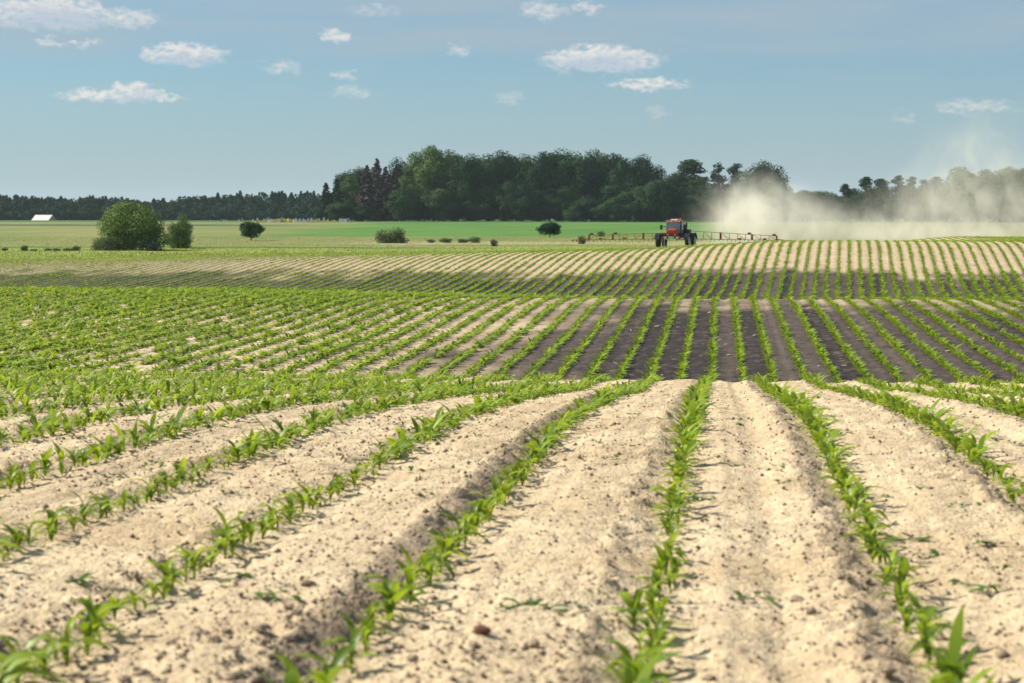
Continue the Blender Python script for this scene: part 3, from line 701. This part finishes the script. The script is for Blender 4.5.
for oi, (px, top, wd) in enumerate(((470, 157, 34), (487, 154, 36), (504, 151, 38), (522, 153, 36), (540, 151, 38), (558, 152, 38), (576, 153, 38), (594, 152, 36), (611, 155, 34), (628, 159, 34))):
    tree('oak', px, top + random.uniform(-2, 3), wd * 1.12, 650 + random.uniform(-12, 14), OAKL % ('first', 'second', 'third', 'fourth', 'fifth', 'sixth', 'seventh', 'eighth', 'ninth', 'tenth')[oi], G1)
tree('oak', 645, 156, 34, 655, 'dark rounded tree ending the tall front of the wood above the sprayer', G1)
for px in range(352, 660, 15):
    tree('oak', px + random.uniform(-4, 4), 166 + random.uniform(-4, 9) + (6 if px < 400 else 0), 38, 690 + random.uniform(-10, 25), 'dark green tree standing deep inside the wood behind its front', G1)
for px in range(350, 790, 13):
    tree('low', px, 203 + random.uniform(-6, 5), 30, 712 + random.uniform(-6, 8), 'undergrowth tree deep in the shade of the wood', G1)
for oi, px in enumerate(range(404, 660, 17)):
    tree('low', px + random.uniform(-5, 5), 190 + random.uniform(-9, 9), 30, 634 + random.uniform(-4, 5), ordinal(oi + 1) + ' dark low tree along the foot of the wood, from the left', G1)
for oi, (px, top, wd) in enumerate(((574, 207, 18), (586, 199, 24), (602, 205, 22), (618, 196, 30), (634, 191, 30), (650, 184, 34), (664, 180, 32))):
    tree('low', px, top, wd * 1.1, 622 + random.uniform(-5, 5), ordinal(oi + 1) + ' bushy tree before the wood left of the sprayer, from the left', G1)
tree('oak', 678, 172, 34, 660, 'dark leafy tree above the sprayer cab, left of the broad pine', G1)
tree('slender', 690, 160, 32, 655, 'broad flat-topped pine above the sprayer', G1, 0)
tree('oak', 704, 178, 34, 650, 'dark leafy tree between the broad pine and the twin pines', G1)
tree('slender', 718, 164, 20, 655, 'left one of the twin pines right of the sprayer', G1, 1)
tree('slender', 735, 164, 20, 655, 'right one of the twin pines right of the sprayer', G1, 2)
tree('oak', 727, 184, 30, 660, 'dark leafy tree below the twin pines', G1)
tree('oak', 762, 163, 42, 650, 'broad round dark tree ending the wood on the right', G1, 1)
tree('oak', 746, 182, 30, 665, 'dark leafy tree left of the broad round end tree', G1)
tree('low', 779, 183, 26, 640, 'sloping low tree right below the broad round end tree', G1)
tree('low', 690, 196, 36, 628, 'low tree behind the sprayer at the edge of the dust', G1)
tree('low', 715, 200, 34, 630, 'low tree hidden by dust below the twin pines', G1)
G2 = 'trees of the dusty line on the right'
for oi, (px, top, wd) in enumerate(sorted(((792, 196, 26), (803, 191, 26), (818, 192, 28), (832, 195, 26), (848, 198, 26), (862, 196, 28), (878, 200, 28), (892, 196, 28), (908, 198, 28), (924, 197, 28), (940, 195, 28), (956, 196, 30), (740, 204, 34), (762, 203, 34), (978, 198, 30), (1000, 198, 30), (1022, 198, 30)))):
    tree('low', px, top, wd * 1.3, 660 + random.uniform(-12, 12), ordinal(oi + 1) + ' low hazy tree in the dusty line, from the left', G2)
for oi, (px, top) in enumerate(((800, 193), (826, 192), (856, 189), (872, 187), (889, 188), (905, 186), (918, 188), (931, 186), (946, 183), (972, 178), (994, 178), (1014, 178))):
    tree('oak', px, top, 30, 672 + random.uniform(-5, 8), ordinal(oi + 1) + ' taller leafy tree behind the dusty line, from the left', G2)
tree('slender', 845, 184, 12, 655, 'thin lone pine left of the six slender pines', G2, 3)
for i, (px, top, wd) in enumerate(((866, 177, 14), (880, 179, 16), (898, 176, 15), (911, 177, 13), (924, 180, 14), (936, 177, 14))):
    tree('slender', px, top, wd * 1.1, 650 + random.uniform(-8, 8), ('first', 'second', 'third', 'fourth', 'fifth', 'last')[i] + ' of the six slender pines above the dust, from the left', G2)
for i, (px, top, wd) in enumerate(((962, 168, 38), (984, 171, 36), (1004, 168, 38), (1026, 169, 40))):
    tree('light', px, top, wd, 640 + random.uniform(-8, 8), ('leftmost', 'second', 'third', 'rightmost')[i] + ' tall leafy tree of the dusty group at the right edge', G2)
tree('oak', 1050, 172, 40, 655, 'tall dusty leafy tree cut by the right edge', G2)

# near trees of the meadow
proto(('bigbush', 0), round_tree, 301, 10, 13, 0.1, 22000, .20, LM['willow'], 46, csz=.85, shell=.62); SIZE['bigbush'] = (10, 13); NAME['bigbush'] = 'willow_tree'
proto(('sidebush', 0), round_tree, 302, 7, 6.4, 0.2, 10000, .16, LM['willow'], 24, csz=.95, shell=.55); SIZE['sidebush'] = (7, 6.4); NAME['sidebush'] = 'willow_tree'
proto(('ball', 0), round_tree, 303, 4, 4.2, 0.7, 6500, .15, LM['oak'], 34, csz=.95, shell=.3); SIZE['ball'] = (4, 4.2); NAME['ball'] = 'round_tree'
proto(('bush', 0), round_tree, 304, 2, 4.0, 0.0, 4200, .11, LM['scrub'], 30, csz=.9, shell=.4); SIZE['bush'] = (2, 4.0); NAME['bush'] = 'bush'
proto(('bush2', 0), round_tree, 305, 2.2, 3.4, 0.0, 2600, .10, LM['oak'], 24); SIZE['bush2'] = (2.2, 3.4); NAME['bush2'] = 'bush'
tree('bigbush', 132, 203, 60, 230, 'large spreading grey-green willow clump on the meadow at left')
tree('sidebush', 178, 216, 27, 240, 'smaller round light green willow against the right side of the large one')
tree('bush', 104, 236, 30, 226, 'dusky low bush at the left foot of the large willow', cat='bush')
tree('bush2', 152, 238, 24, 225, 'dark low bush under the right side of the large willow', cat='bush')
tree('ball', 251, 222, 22, 290, 'small lone round dark tree on a short trunk left of the wood')
tree('bush', 391, 228, 29, 272, 'rounded grey-green bush alone on the pale meadow strip', cat='bush')
tree('ball', 550, 222.5, 21, 322, 'small dark round tree on the green strip left of the sprayer')
for px, top, wd, Y, lab in ((431, 239, 8, 276, 'tiny low bush, first in the row right of the rounded bush'), (446, 238, 12, 276, 'small low bush, second in the row right of the rounded bush'),
                            (463, 238.5, 11, 276, 'small low bush, third in the row right of the rounded bush'), (475, 236.5, 11, 276, 'darker small bush, last in the row right of the rounded bush'),
                            (494, 239, 7, 255, 'tiny thin shrub right of the small bush row'), (582, 235.5, 8, 270, 'tiny shrub on the meadow beyond the left boom end'),
                            (601, 231, 7, 330, 'tiny dark shrub at the lower edge of the green strip'),
                            (4, 247.5, 6, 224, 'tiny dark shrub at the left picture edge'), (24, 245, 7, 224, 'small dark upright shrub near the left edge'),
                            (33, 249, 8, 224, 'tiny low shrub beside the upright shrub near the left edge'), (48, 248, 8, 224, 'left of two low scrubs before the meadow on the left'),
                            (56, 248, 8, 224, 'right of two low scrubs before the meadow on the left'), (68, 248, 12, 224, 'low dark scrub left of the willow clump'), (76, 245.5, 8, 224, 'upright dark shrub nearest to the willow clump on its left')):
    tree('bush2', px, top, wd, Y, lab, cat='shrub')

# far wood on the left: reads as one mass
r_ = np.random.default_rng(55); VV = []; TT = []
def far_tree(px, top, Y, wd, kind):
    d = ray(px, 215); x = d[0] * Y / d[1]; z = float(base_z(x, Y)); H = at(px, top, Y)[2] - z; w_ = wd
    n = 420 if kind == 'c' else 460
    if kind == 'c':
        f = r_.uniform(0, 1, n) ** .8; a = r_.uniform(0, 6.28, n); rr = w_ * .5 * (1 - f) ** .7 * np.sqrt(r_.uniform(.1, 1, n)); p = np.stack([x + np.cos(a) * rr, Y + np.sin(a) * rr, z + H * f * .98], -1); N = np.stack([np.cos(a), np.sin(a), np.full(n, .6)], -1) + r_.normal(0, .5, (n, 3))
    else:
        d_ = r_.normal(size=(n, 3)); d_ /= np.linalg.norm(d_, axis=1, keepdims=True); k = r_.integers(0, 7, n); cc = r_.uniform(-.5, .5, (7, 3)); p = np.array([x, Y, z + H * .52]) + (d_ * .42 + cc[k]) * np.array([w_ * .5, w_ * .5, H * .50]); p[:, 2] = np.clip(p[:, 2], z, z + H); N = d_ + r_.normal(0, .5, (n, 3))
    VV.append(quads(p, N, r_.uniform(.45, .95, n), r_)); TT.append(np.repeat(np.clip(r_.uniform(0, .6) + r_.uniform(0, .5, n), 0, 1), 4))
for px in np.arange(-70, 345, 3.2):
    top = np.interp(px, [-70, 0, 60, 110, 150, 175, 215, 260, 310, 345], [195, 195.5, 197.5, 196, 199, 197, 194, 191.5, 193, 192]); far_tree(px, top + r_.normal(0, 1.2), 960 + r_.uniform(-15, 25), 8.0 + r_.uniform(-2, 4.5), 'c' if vnoise(np.array(px / 14.0), np.array(0.5), 5) + r_.normal(0, .12) > .52 else 'd')
for px in np.arange(-70, 345, 3.6): far_tree(px, 203 + r_.normal(0, 2.2), 935 + r_.uniform(-10, 10), 9 + r_.uniform(-2, 3), 'd' if r_.uniform() < .75 else 'c')
for px in np.arange(-70, 345, 5.0): far_tree(px, 210 + r_.normal(0, 2.2), 912 + r_.uniform(-8, 6), 9 + r_.uniform(-2, 4), 'd')
V = np.concatenate(VV)
tag(link('far_wood', np_mesh('far_wood', V, np.arange(len(V)).reshape(-1, 4), {'tint': np.concatenate(TT)}, False, LM['oak'])), 'far mixed wood along the horizon on the left', 'wood', kind='stuff')

# ------------------------------------------------------------------ farm buildings and graves
m_roof = plain('pale_roof', (0.56, 0.55, 0.52), .55, var=.08, scale=.6); m_wall = plain('barn_wall', (0.30, 0.28, 0.26), .9, var=.2, scale=.8); m_door = plain('barn_door', (0.08, 0.06, 0.05), .8)
Yb = 860; q = at(44, 222, Yb); zb = float(base_z(q[0], Yb)); bo = empty('barn', (q[0], Yb, zb), R(-16)); tag(bo, 'pale-roofed barn before the far wood at left', 'barn')
wb = MB(); L2, D2, hw, hr = 4.2, 3.2, .9, 3.3
wb.add([(-L2, -D2, -.4), (L2, -D2, -.4), (L2, D2, -.4), (-L2, D2, -.4), (-L2, -D2, hw), (L2, -D2, hw), (L2, D2, hw), (-L2, D2, hw), (-L2, 0, hr - .1), (L2, 0, hr - .1)],
       [(0, 1, 5, 4), (2, 3, 7, 6), (3, 0, 4, 8, 7), (1, 2, 6, 9, 5), (3, 2, 1, 0), (4, 5, 9, 8), (6, 7, 8, 9)])
wb.build('wall', m_wall, bo)
for sg in (-1, 1):
    rb = MB(); a = math.atan2(hr - hw, D2); ln = math.hypot(hr - hw, D2) + .45
    rb.box((0, sg * (D2 * .5 + .12), (hr + hw) / 2 + .02), (2 * L2 + .7, ln, .10), Matrix.Rotation(-sg * a, 3, 'X')); rb.build('roof', m_roof, bo)
MB().box((-L2 - .04, 0, .6), (.06, 2.0, 1.9)).build('door', m_door, bo); MB().box((-1.4, -D2 - .03, .3), (1.2, .05, 1.0)).build('door', m_door, bo); MB().box((1.6, -D2 - .03, .4), (1.6, .05, .7)).build('window', m_door, bo)
q = at(70, 222, Yb); zb = float(base_z(q[0], Yb)); so = empty('low_shed', (q[0], Yb, zb)); tag(so, 'long low white-roofed shed right of the pale-roofed barn', 'shed')
MB().box((0, 0, .15), (6.2, 2.6, .9)).build('wall', m_wall, so); MB().box((0, 0, .72), (6.7, 3.0, .22), None, (1, .4)).build('roof', m_roof, so)
m_stone = [plain('grave_white', (.66, .66, .64), .6, var=.1), plain('grave_grey', (.34, .35, .36), .5, var=.2)]
gm = MB().box((0, 0, .06), (.9, .5, .12)).box((0, 0, .62), (.7, .16, 1.0), None, (.8, 1)); GS = []
for m_ in m_stone:
    o = gm.build('gravestone', m_); GS.append(o.data); bpy.data.objects.remove(o)
for i in range(46):
    px = random.uniform(262, 350) if i < 38 else random.uniform(212, 262); Y = random.uniform(590, 622); d = ray(px, 215); x = d[0] * Y / d[1]
    o = link('gravestone', GS[0 if random.random() < .6 else 1]); s_ = random.uniform(.55, 1.15); o.location = (x, Y, float(base_z(x, Y)) - .02); o.scale = (s_, s_, s_ * random.uniform(.8, 1.3)); o.rotation_euler = (0, 0, random.uniform(-.4, .4))
    tag(o, 'small pale gravestone of the far cemetery left of the wood', 'gravestone', 'gravestones of the far cemetery')
LM['yellow'] = leaf_mat('yellow_bloom', (0.30, 0.30, 0.03), (0.62, 0.55, 0.08), .3)
proto(('bloom', 0), round_tree, 306, 1.4, 3.0, 0.0, 700, .15, LM['yellow'], 14); SIZE['bloom'] = (1.4, 3); NAME['bloom'] = 'flowering_bush'
for px, top, wd in ((258, 220, 10), (268, 219.5, 9), (276, 218.5, 8), (282, 217.5, 8), (291, 219, 8), (302, 220, 9), (313, 219.5, 8), (326, 220.5, 8), (334, 220, 7)):
    tree('bloom', px, top, wd, 606 + random.uniform(-8, 6), 'low yellow flowering bush among the far gravestones', 'yellow bushes of the far cemetery', cat='bush')

# ------------------------------------------------------------------ the sprayer
m_red = plain('red_paint', (0.43, 0.050, 0.034), .35, var=.08); m_black = plain('black_frame', (0.018, 0.018, 0.022), .5); m_tyre = plain('tyre_rubber', (0.028, 0.027, 0.028), .85, var=.25)
m_rim = plain('grey_rim', (0.55, 0.53, 0.50), .5); m_tank = plain('dark_tank', (0.045, 0.07, 0.10), .35); m_grey = plain('light_grey', (0.55, 0.54, 0.50), .5); m_boom = plain('boom_steel', (0.27, 0.062, 0.045), .6, var=.2); m_lamp = plain('lamp_lens', (.8, .78, .7), .15)
m_glass, t, b = material('cab_glass'); b.inputs['Base Color'].default_value = (.22, .40, .46, 1); b.inputs['Roughness'].default_value = .08; b.inputs['Specular IOR Level'].default_value = .8; b.inputs['Transmission Weight'].default_value = .35
YT = 246.0; XT = float(at(676, 240, YT)[0]); ZT = float(base_z(XT, YT))
sp = empty('crop_sprayer', (XT, YT, ZT + .02), R(-10), (1.06, 1.06, 1.06)); tag(sp, 'red self-propelled crop sprayer with spread booms, raising dust on the crest', 'crop sprayer')
# local frame: front towards -Y, left of the picture = -X
TR, WB, RT = 1.72, 1.75, 0.80
for sx in (-1, 1):
    for sy in (-1, 1):
        wo = MB().lathe([(.50, -.17), (.68, -.20), (.775, -.16), (.80, -.08), (.80, .08), (.775, .16), (.68, .20), (.50, .17)], 28, 'X', (sx * TR, sy * WB, RT))
        for k in range(22):
            th = 2 * math.pi * k / 22; M = Matrix.Rotation(th, 3, 'X'); p = M @ Vector((0, 0, .80)); sgn = 1 if k % 2 else -1
            wo.box((sx * TR + sgn * .09, sy * WB + p.y, RT + p.z), (.19, .07, .07), M)
        tyre = wo.build('wheel', m_tyre, sp)
        MB().lathe([(0.001, sx * .08), (.20, sx * .10), (.30, sx * .02), (.46, sx * .12), (.52, sx * .20), (.52, -.2), (0.001, -.2)], 24, 'X', (sx * TR, sy * WB, RT)).build('rim', m_rim, tyre)
        MB().box((sx * TR * .86, sy * WB, 1.25), (.16, .34, .9)).build('leg_strut', m_black, sp)
        arc = MB()
        for k in range(5):
            th = R(-60 + 30 * k); arc.box((sx * TR, sy * WB + .98 * math.sin(th), RT + .90 * math.cos(th)), (.55, .54, .035), Matrix.Rotation(-th, 3, 'X'))
        arc.build('mudguard', m_black, sp)
ch = MB()
for sx in (-.42, .42): ch.box((sx, 0.2, 1.55), (.16, 6.2, .26))
for y_ in (-2.4, -1.75, 0, 1.75, 3.0): ch.box((0, y_, 1.545), (.70, .18, .20))
for y_ in (-WB, WB): ch.box((0, y_, 1.80), (3.2, .22, .20))
ch.build('chassis', m_black, sp)
# hood: tapering red nose, with grille and lights
hd = MB(); prof_h = [(-.62, 1.72), (-.66, 2.20), (-.52, 2.52), (.52, 2.52), (.66, 2.20), (.62, 1.72)]
hv = [(x * .86, -2.75, 1.72 + (z - 1.72) * .86) for x, z in prof_h] + [(x * .97, -2.45, 1.72 + (z - 1.72) * .98) for x, z in prof_h] + [(x, -1.55, z + .04) for x, z in prof_h]
hf = [tuple(range(5, -1, -1)), tuple(range(12, 18))] + [(i + o_, (i + 1) % 6 + o_, (i + 1) % 6 + 6 + o_, i + 6 + o_) for o_ in (0, 6) for i in range(6)]
hood = hd.add(hv, hf).build('hood', m_red, sp, bevel=.04)
MB().box((0, -2.78, 1.86), (.58, .05, .16)).build('grille', m_black, hood)
for sx in (-1, 1): MB().box((sx * .40, -2.77, 1.86), (.16, .05, .08), None, (.8, 1)).build('headlight', m_lamp, hood)
MB().box((0, -2.74, 1.52), (1.75, .22, .30)).build('bumper', m_grey, sp, bevel=.03)
for sx in (-1, 1): MB().box((sx * .92, -2.74, 1.55), (.22, .2, .3)).build('marker_light', m_red, sp)
# cab
cab = MB().box((0, -.72, 1.84), (1.72, 1.6, .30)).box((0, .06, 2.60), (1.60, .06, 1.30)).build('cab', m_black, sp, bevel=.03)
for x_, y_, tx in ((-.82, -1.48, .05), (.82, -1.48, -.05), (-.82, .05, .04), (.82, .05, -.04)): MB().tube([(x_, y_, 1.95), (x_ + tx, y_ + (.10 if y_ < -1 else 0), 3.32)], .055, 6).build('pillar', m_black, cab)
MB().box((0, -1.46, 2.66), (1.52, .03, 1.22), Matrix.Rotation(R(-4), 3, 'X')).build('windscreen', m_glass, cab)
for sx in (-1, 1): MB().box((sx * .815, -.70, 2.64), (.03, 1.36, 1.26)).build('side_window', m_glass, cab)
roof = MB().box((0, -.70, 3.44), (1.86, 1.86, .22), None, (.86, .86)).build('roof', m_red, cab, bevel=.05)
MB().box((0, -.70, 3.60), (.9, .9, .10), None, (.8, .8)).build('roof_hatch', m_grey, roof)
for sx in (-.66, -.30, .30, .66): MB().box((sx, -1.62, 3.40), (.20, .05, .10)).build('work_light', m_lamp, roof)
MB().lathe([(.001, .16), (.06, .14), (.07, 0)], 10, 'Z', (.55, -.3, 3.60)).build('beacon', plain('beacon', (.75, .30, .03), .3), roof)
st_ = MB().box((0, -.45, 2.10), (.5, .5, .35)).box((0, -.22, 2.55), (.46, .14, .7)).build('seat', m_black, cab)
sw = MB().tube([(0, -1.15, 1.95), (0, -1.0, 2.45)], .04, 6).build('steering_column', m_black, cab)
for sx in (-1, 1):
    mr = MB().tube([(sx * .86, -1.5, 2.75), (sx * 1.38, -1.62, 2.85), (sx * 1.38, -1.62, 2.55)], .03, 5).build('mirror_arm', m_black, sp); MB().box((sx * 1.40, -1.66, 2.72), (.26, .08, .52)).build('mirror', m_black, mr)
# tank, engine, exhaust, ladder
MB().lathe([(.001, -.98), (.70, -.95), (.86, -.75), (.90, 0), (.86, .75), (.70, .95), (.001, .98)], 20, 'Y', (0, 1.20, 2.55)).build('tank', m_tank, sp, True)
MB().lathe([(.17, 0), (.17, .10), (.001, .12)], 12, 'Z', (0, 1.2, 3.44)).build('tank_lid', m_black, sp)
MB().box((0, 2.62, 2.2), (1.5, .9, 1.0)).build('engine_cover', m_red, sp, bevel=.05)
MB().tube([(1.12, .35, 2.0), (1.12, .35, 3.05), (1.14, .5, 3.3)], [.09, .13, .08], 10).build('exhaust_stack', m_black, sp)
MB().box((1.20, 1.0, 2.05), (.55, 1.5, .8)).build('side_tank', m_black, sp, bevel=.05)
MB().tube([(-1.1, -.3, 1.75), (-1.1, -.3, 3.0)], .025, 5).tube([(-1.1, .2, 1.75), (-1.1, .2, 3.0)], .025, 5).box((-1.1, -.05, 1.72), (.5, 1.2, .05)).build('handrail', m_grey, sp)
ld = MB()
for sy in (-.18, .18): ld.box((-1.28, -.5 + sy, 1.15), (.05, .05, 1.3))
for k in range(4): ld.box((-1.28, -.5, .62 + .3 * k), (.08, .34, .04))
ld.build('ladder', m_grey, sp)
mast = MB()
for sx in (-.6, .6): mast.box((sx, 3.35, 1.75), (.12, .14, 1.9))
for z_ in (.95, 1.7, 2.6): mast.box((0, 3.36, z_), (1.32, .12, .10))
mast.build('boom_mast', m_boom, sp)
NZ = plain('nozzle', (.05, .05, .06), .5)
for sx in (-1, 1):
    segs = [(0.7, 4.6), (4.7, 8.3), (8.4, 11.2)]; z0 = 1.62
    for si, (a0, a1) in enumerate(segs):
        bb = MB(); zt = lambda a: (1.95 - .055 * (a - .7)) if sx > 0 else (1.72 - .03 * (a - .7)); zb_ = lambda a: 1.02 - (.012 * a if sx > 0 else .015 * a)
        yb = 3.45
        bb.tube([(sx * a0, yb, zt(a0)), (sx * a1, yb, zt(a1))], .030, 6); bb.tube([(sx * a0, yb - .22, zb_(a0)), (sx * a1, yb - .22, zb_(a1))], .035, 6); bb.tube([(sx * a0, yb + .22, zb_(a0)), (sx * a1, yb + .22, zb_(a1))], .035, 6)
        k = 0; a = a0
        while a < a1 - .3:
            an = min(a + .95, a1)
            for yo in (-.22, .22):
                bb.tube([(sx * a, yb, zt(a)), (sx * a, yb + yo, zb_(a))], .022, 4, False)
                if k % 2 == 0: bb.tube([(sx * a, yb, zt(a)), (sx * an, yb + yo, zb_(an))], .016, 4, False)
            a = an; k += 1
        bo_ = bb.build('boom_section', m_boom, sp)
        bx = MB().box((sx * a1, yb, (zt(a1) + zb_(a1)) / 2), (.16, .34, zt(a1) - zb_(a1) + .12))
        if si > 0:
            MB().box((sx * (a1 - .3), yb, zt(a1) + .12), (.4, .16, .24)).build('fold_cylinder', m_boom, bo_)
            MB().box((sx * (a1 - 1.4), yb, zb_(a1) + .12), (.4, .3, .2)).build('valve_box', m_boom, bo_)
        bx.build('boom_hinge', m_boom, bo_)
        nz = MB(); a = a0 + .25
        while a < a1: nz.box((sx * a, yb - .24, zb_(a) - .13), (.05, .05, .22)); a += .5
        nz.build('nozzle_line', NZ, bo_)
    tip = MB().tube([(sx * 11.2, 3.45, 1.0), (sx * 13.4, 3.45, .76)], .045, 5)
    for k in range(5): tip.box((sx * (11.4 + .45 * k), 3.45, .80 - .04 * k), (.07, .1, .32))
    tip.build('boom_tip', m_boom, sp)

for o in sp.children:
    if not o.name.startswith(('wheel', 'boom', 'mudguard', 'leg_strut')): o.location.z = -.30

# ------------------------------------------------------------------ dust raised by the sprayer
m_dust = bpy.data.materials.new('dust'); m_dust.use_nodes = True; t = NT(m_dust.node_tree); t.n.clear()
tcn = t.node('ShaderNodeTexCoord').outputs['Object']
BL = [(4.0, 273, 4.0, 5.2, 9, 3.6, 1.2), (9.0, 274, 2.6, 5.5, 9, 3.0, .8), (1.6, 270, 3.2, 2.8, 6, 2.4, .6), (6.5, 276, 6.0, 5.0, 8, 2.4, .30), (15.5, 278, 3.2, 6.0, 9, 2.6, .30), (22, 280, 2.4, 6.0, 10, 2.4, .22),
      (28, 282, 4.2, 6.0, 10, 4.5, .42), (34, 284, 8.0, 6.5, 10, 6.5, .20), (38, 282, 4.5, 9.0, 10, 5.0, .40), (36, 284, 12.5, 6.0, 9, 6.0, .19), (28, 274, 1.0, 25, 9, 1.6, .6), (50, 284, 5.0, 10, 10, 5.5, .34)]
acc = None
wp = t.node('ShaderNodeTexNoise'); t.put(wp.inputs['Vector'], tcn); wp.inputs['Scale'].default_value = .16; wp.inputs['Detail'].default_value = 2
pv = t.vec('ADD', tcn, t.vec('MULTIPLY', t.vec('SUBTRACT', wp.outputs['Color'], (.5, .5, .5)), (7, 6, 4.5)))
for x, y, z, rx, ry, rz, st in BL:
    q = t.vec('MULTIPLY_ADD', pv, (1 / rx, 1 / ry, 1 / rz), (-x / rx, -y / ry, -z / rz))
    e = t.math('MULTIPLY', t.math('EXPONENT', t.math('MULTIPLY', t.vec('DOT_PRODUCT', q, q), -1.1)), st)
    acc = e if acc is None else t.math('ADD', acc, e)
nz = t.noise(t.vec('MULTIPLY', tcn, (1, .6, .8)), .30, 4, .62, .6)
dn = t.math('MULTIPLY', t.math('MAXIMUM', t.math('SUBTRACT', acc, .035), 0.0), t.smooth(nz, .34, .70, .06, 1.6))
pvn = t.node('ShaderNodeVolumePrincipled'); pvn.inputs['Color'].default_value = (.965, .945, .86, 1); pvn.inputs['Anisotropy'].default_value = .25
t.put(pvn.inputs['Density'], t.math('MULTIPLY', dn, .105)); t.l.new(pvn.outputs[0], t.node('ShaderNodeOutputMaterial').inputs['Volume'])
db = MB().box((31, 276, 11.2), (86, 52, 25)); do = db.build('dust_cloud', m_dust); tag(do, 'pale dust blowing off to the right behind the sprayer', 'dust', kind='stuff')

# ------------------------------------------------------------------ summer haze
m_haze = bpy.data.materials.new('haze'); m_haze.use_nodes = True; t = NT(m_haze.node_tree); t.n.clear()
hv_ = t.node('ShaderNodeVolumePrincipled'); hv_.inputs['Color'].default_value = (.72, .86, 1.0, 1); hv_.inputs['Density'].default_value = 0.00006
t.l.new(hv_.outputs[0], t.node('ShaderNodeOutputMaterial').inputs['Volume'])
HAZE = True
if HAZE:
    tag(MB().box((0, 2400, 16), (5300, 5700, 42)).build('haze', m_haze), 'thin summer haze over the plain', 'haze', kind='stuff')
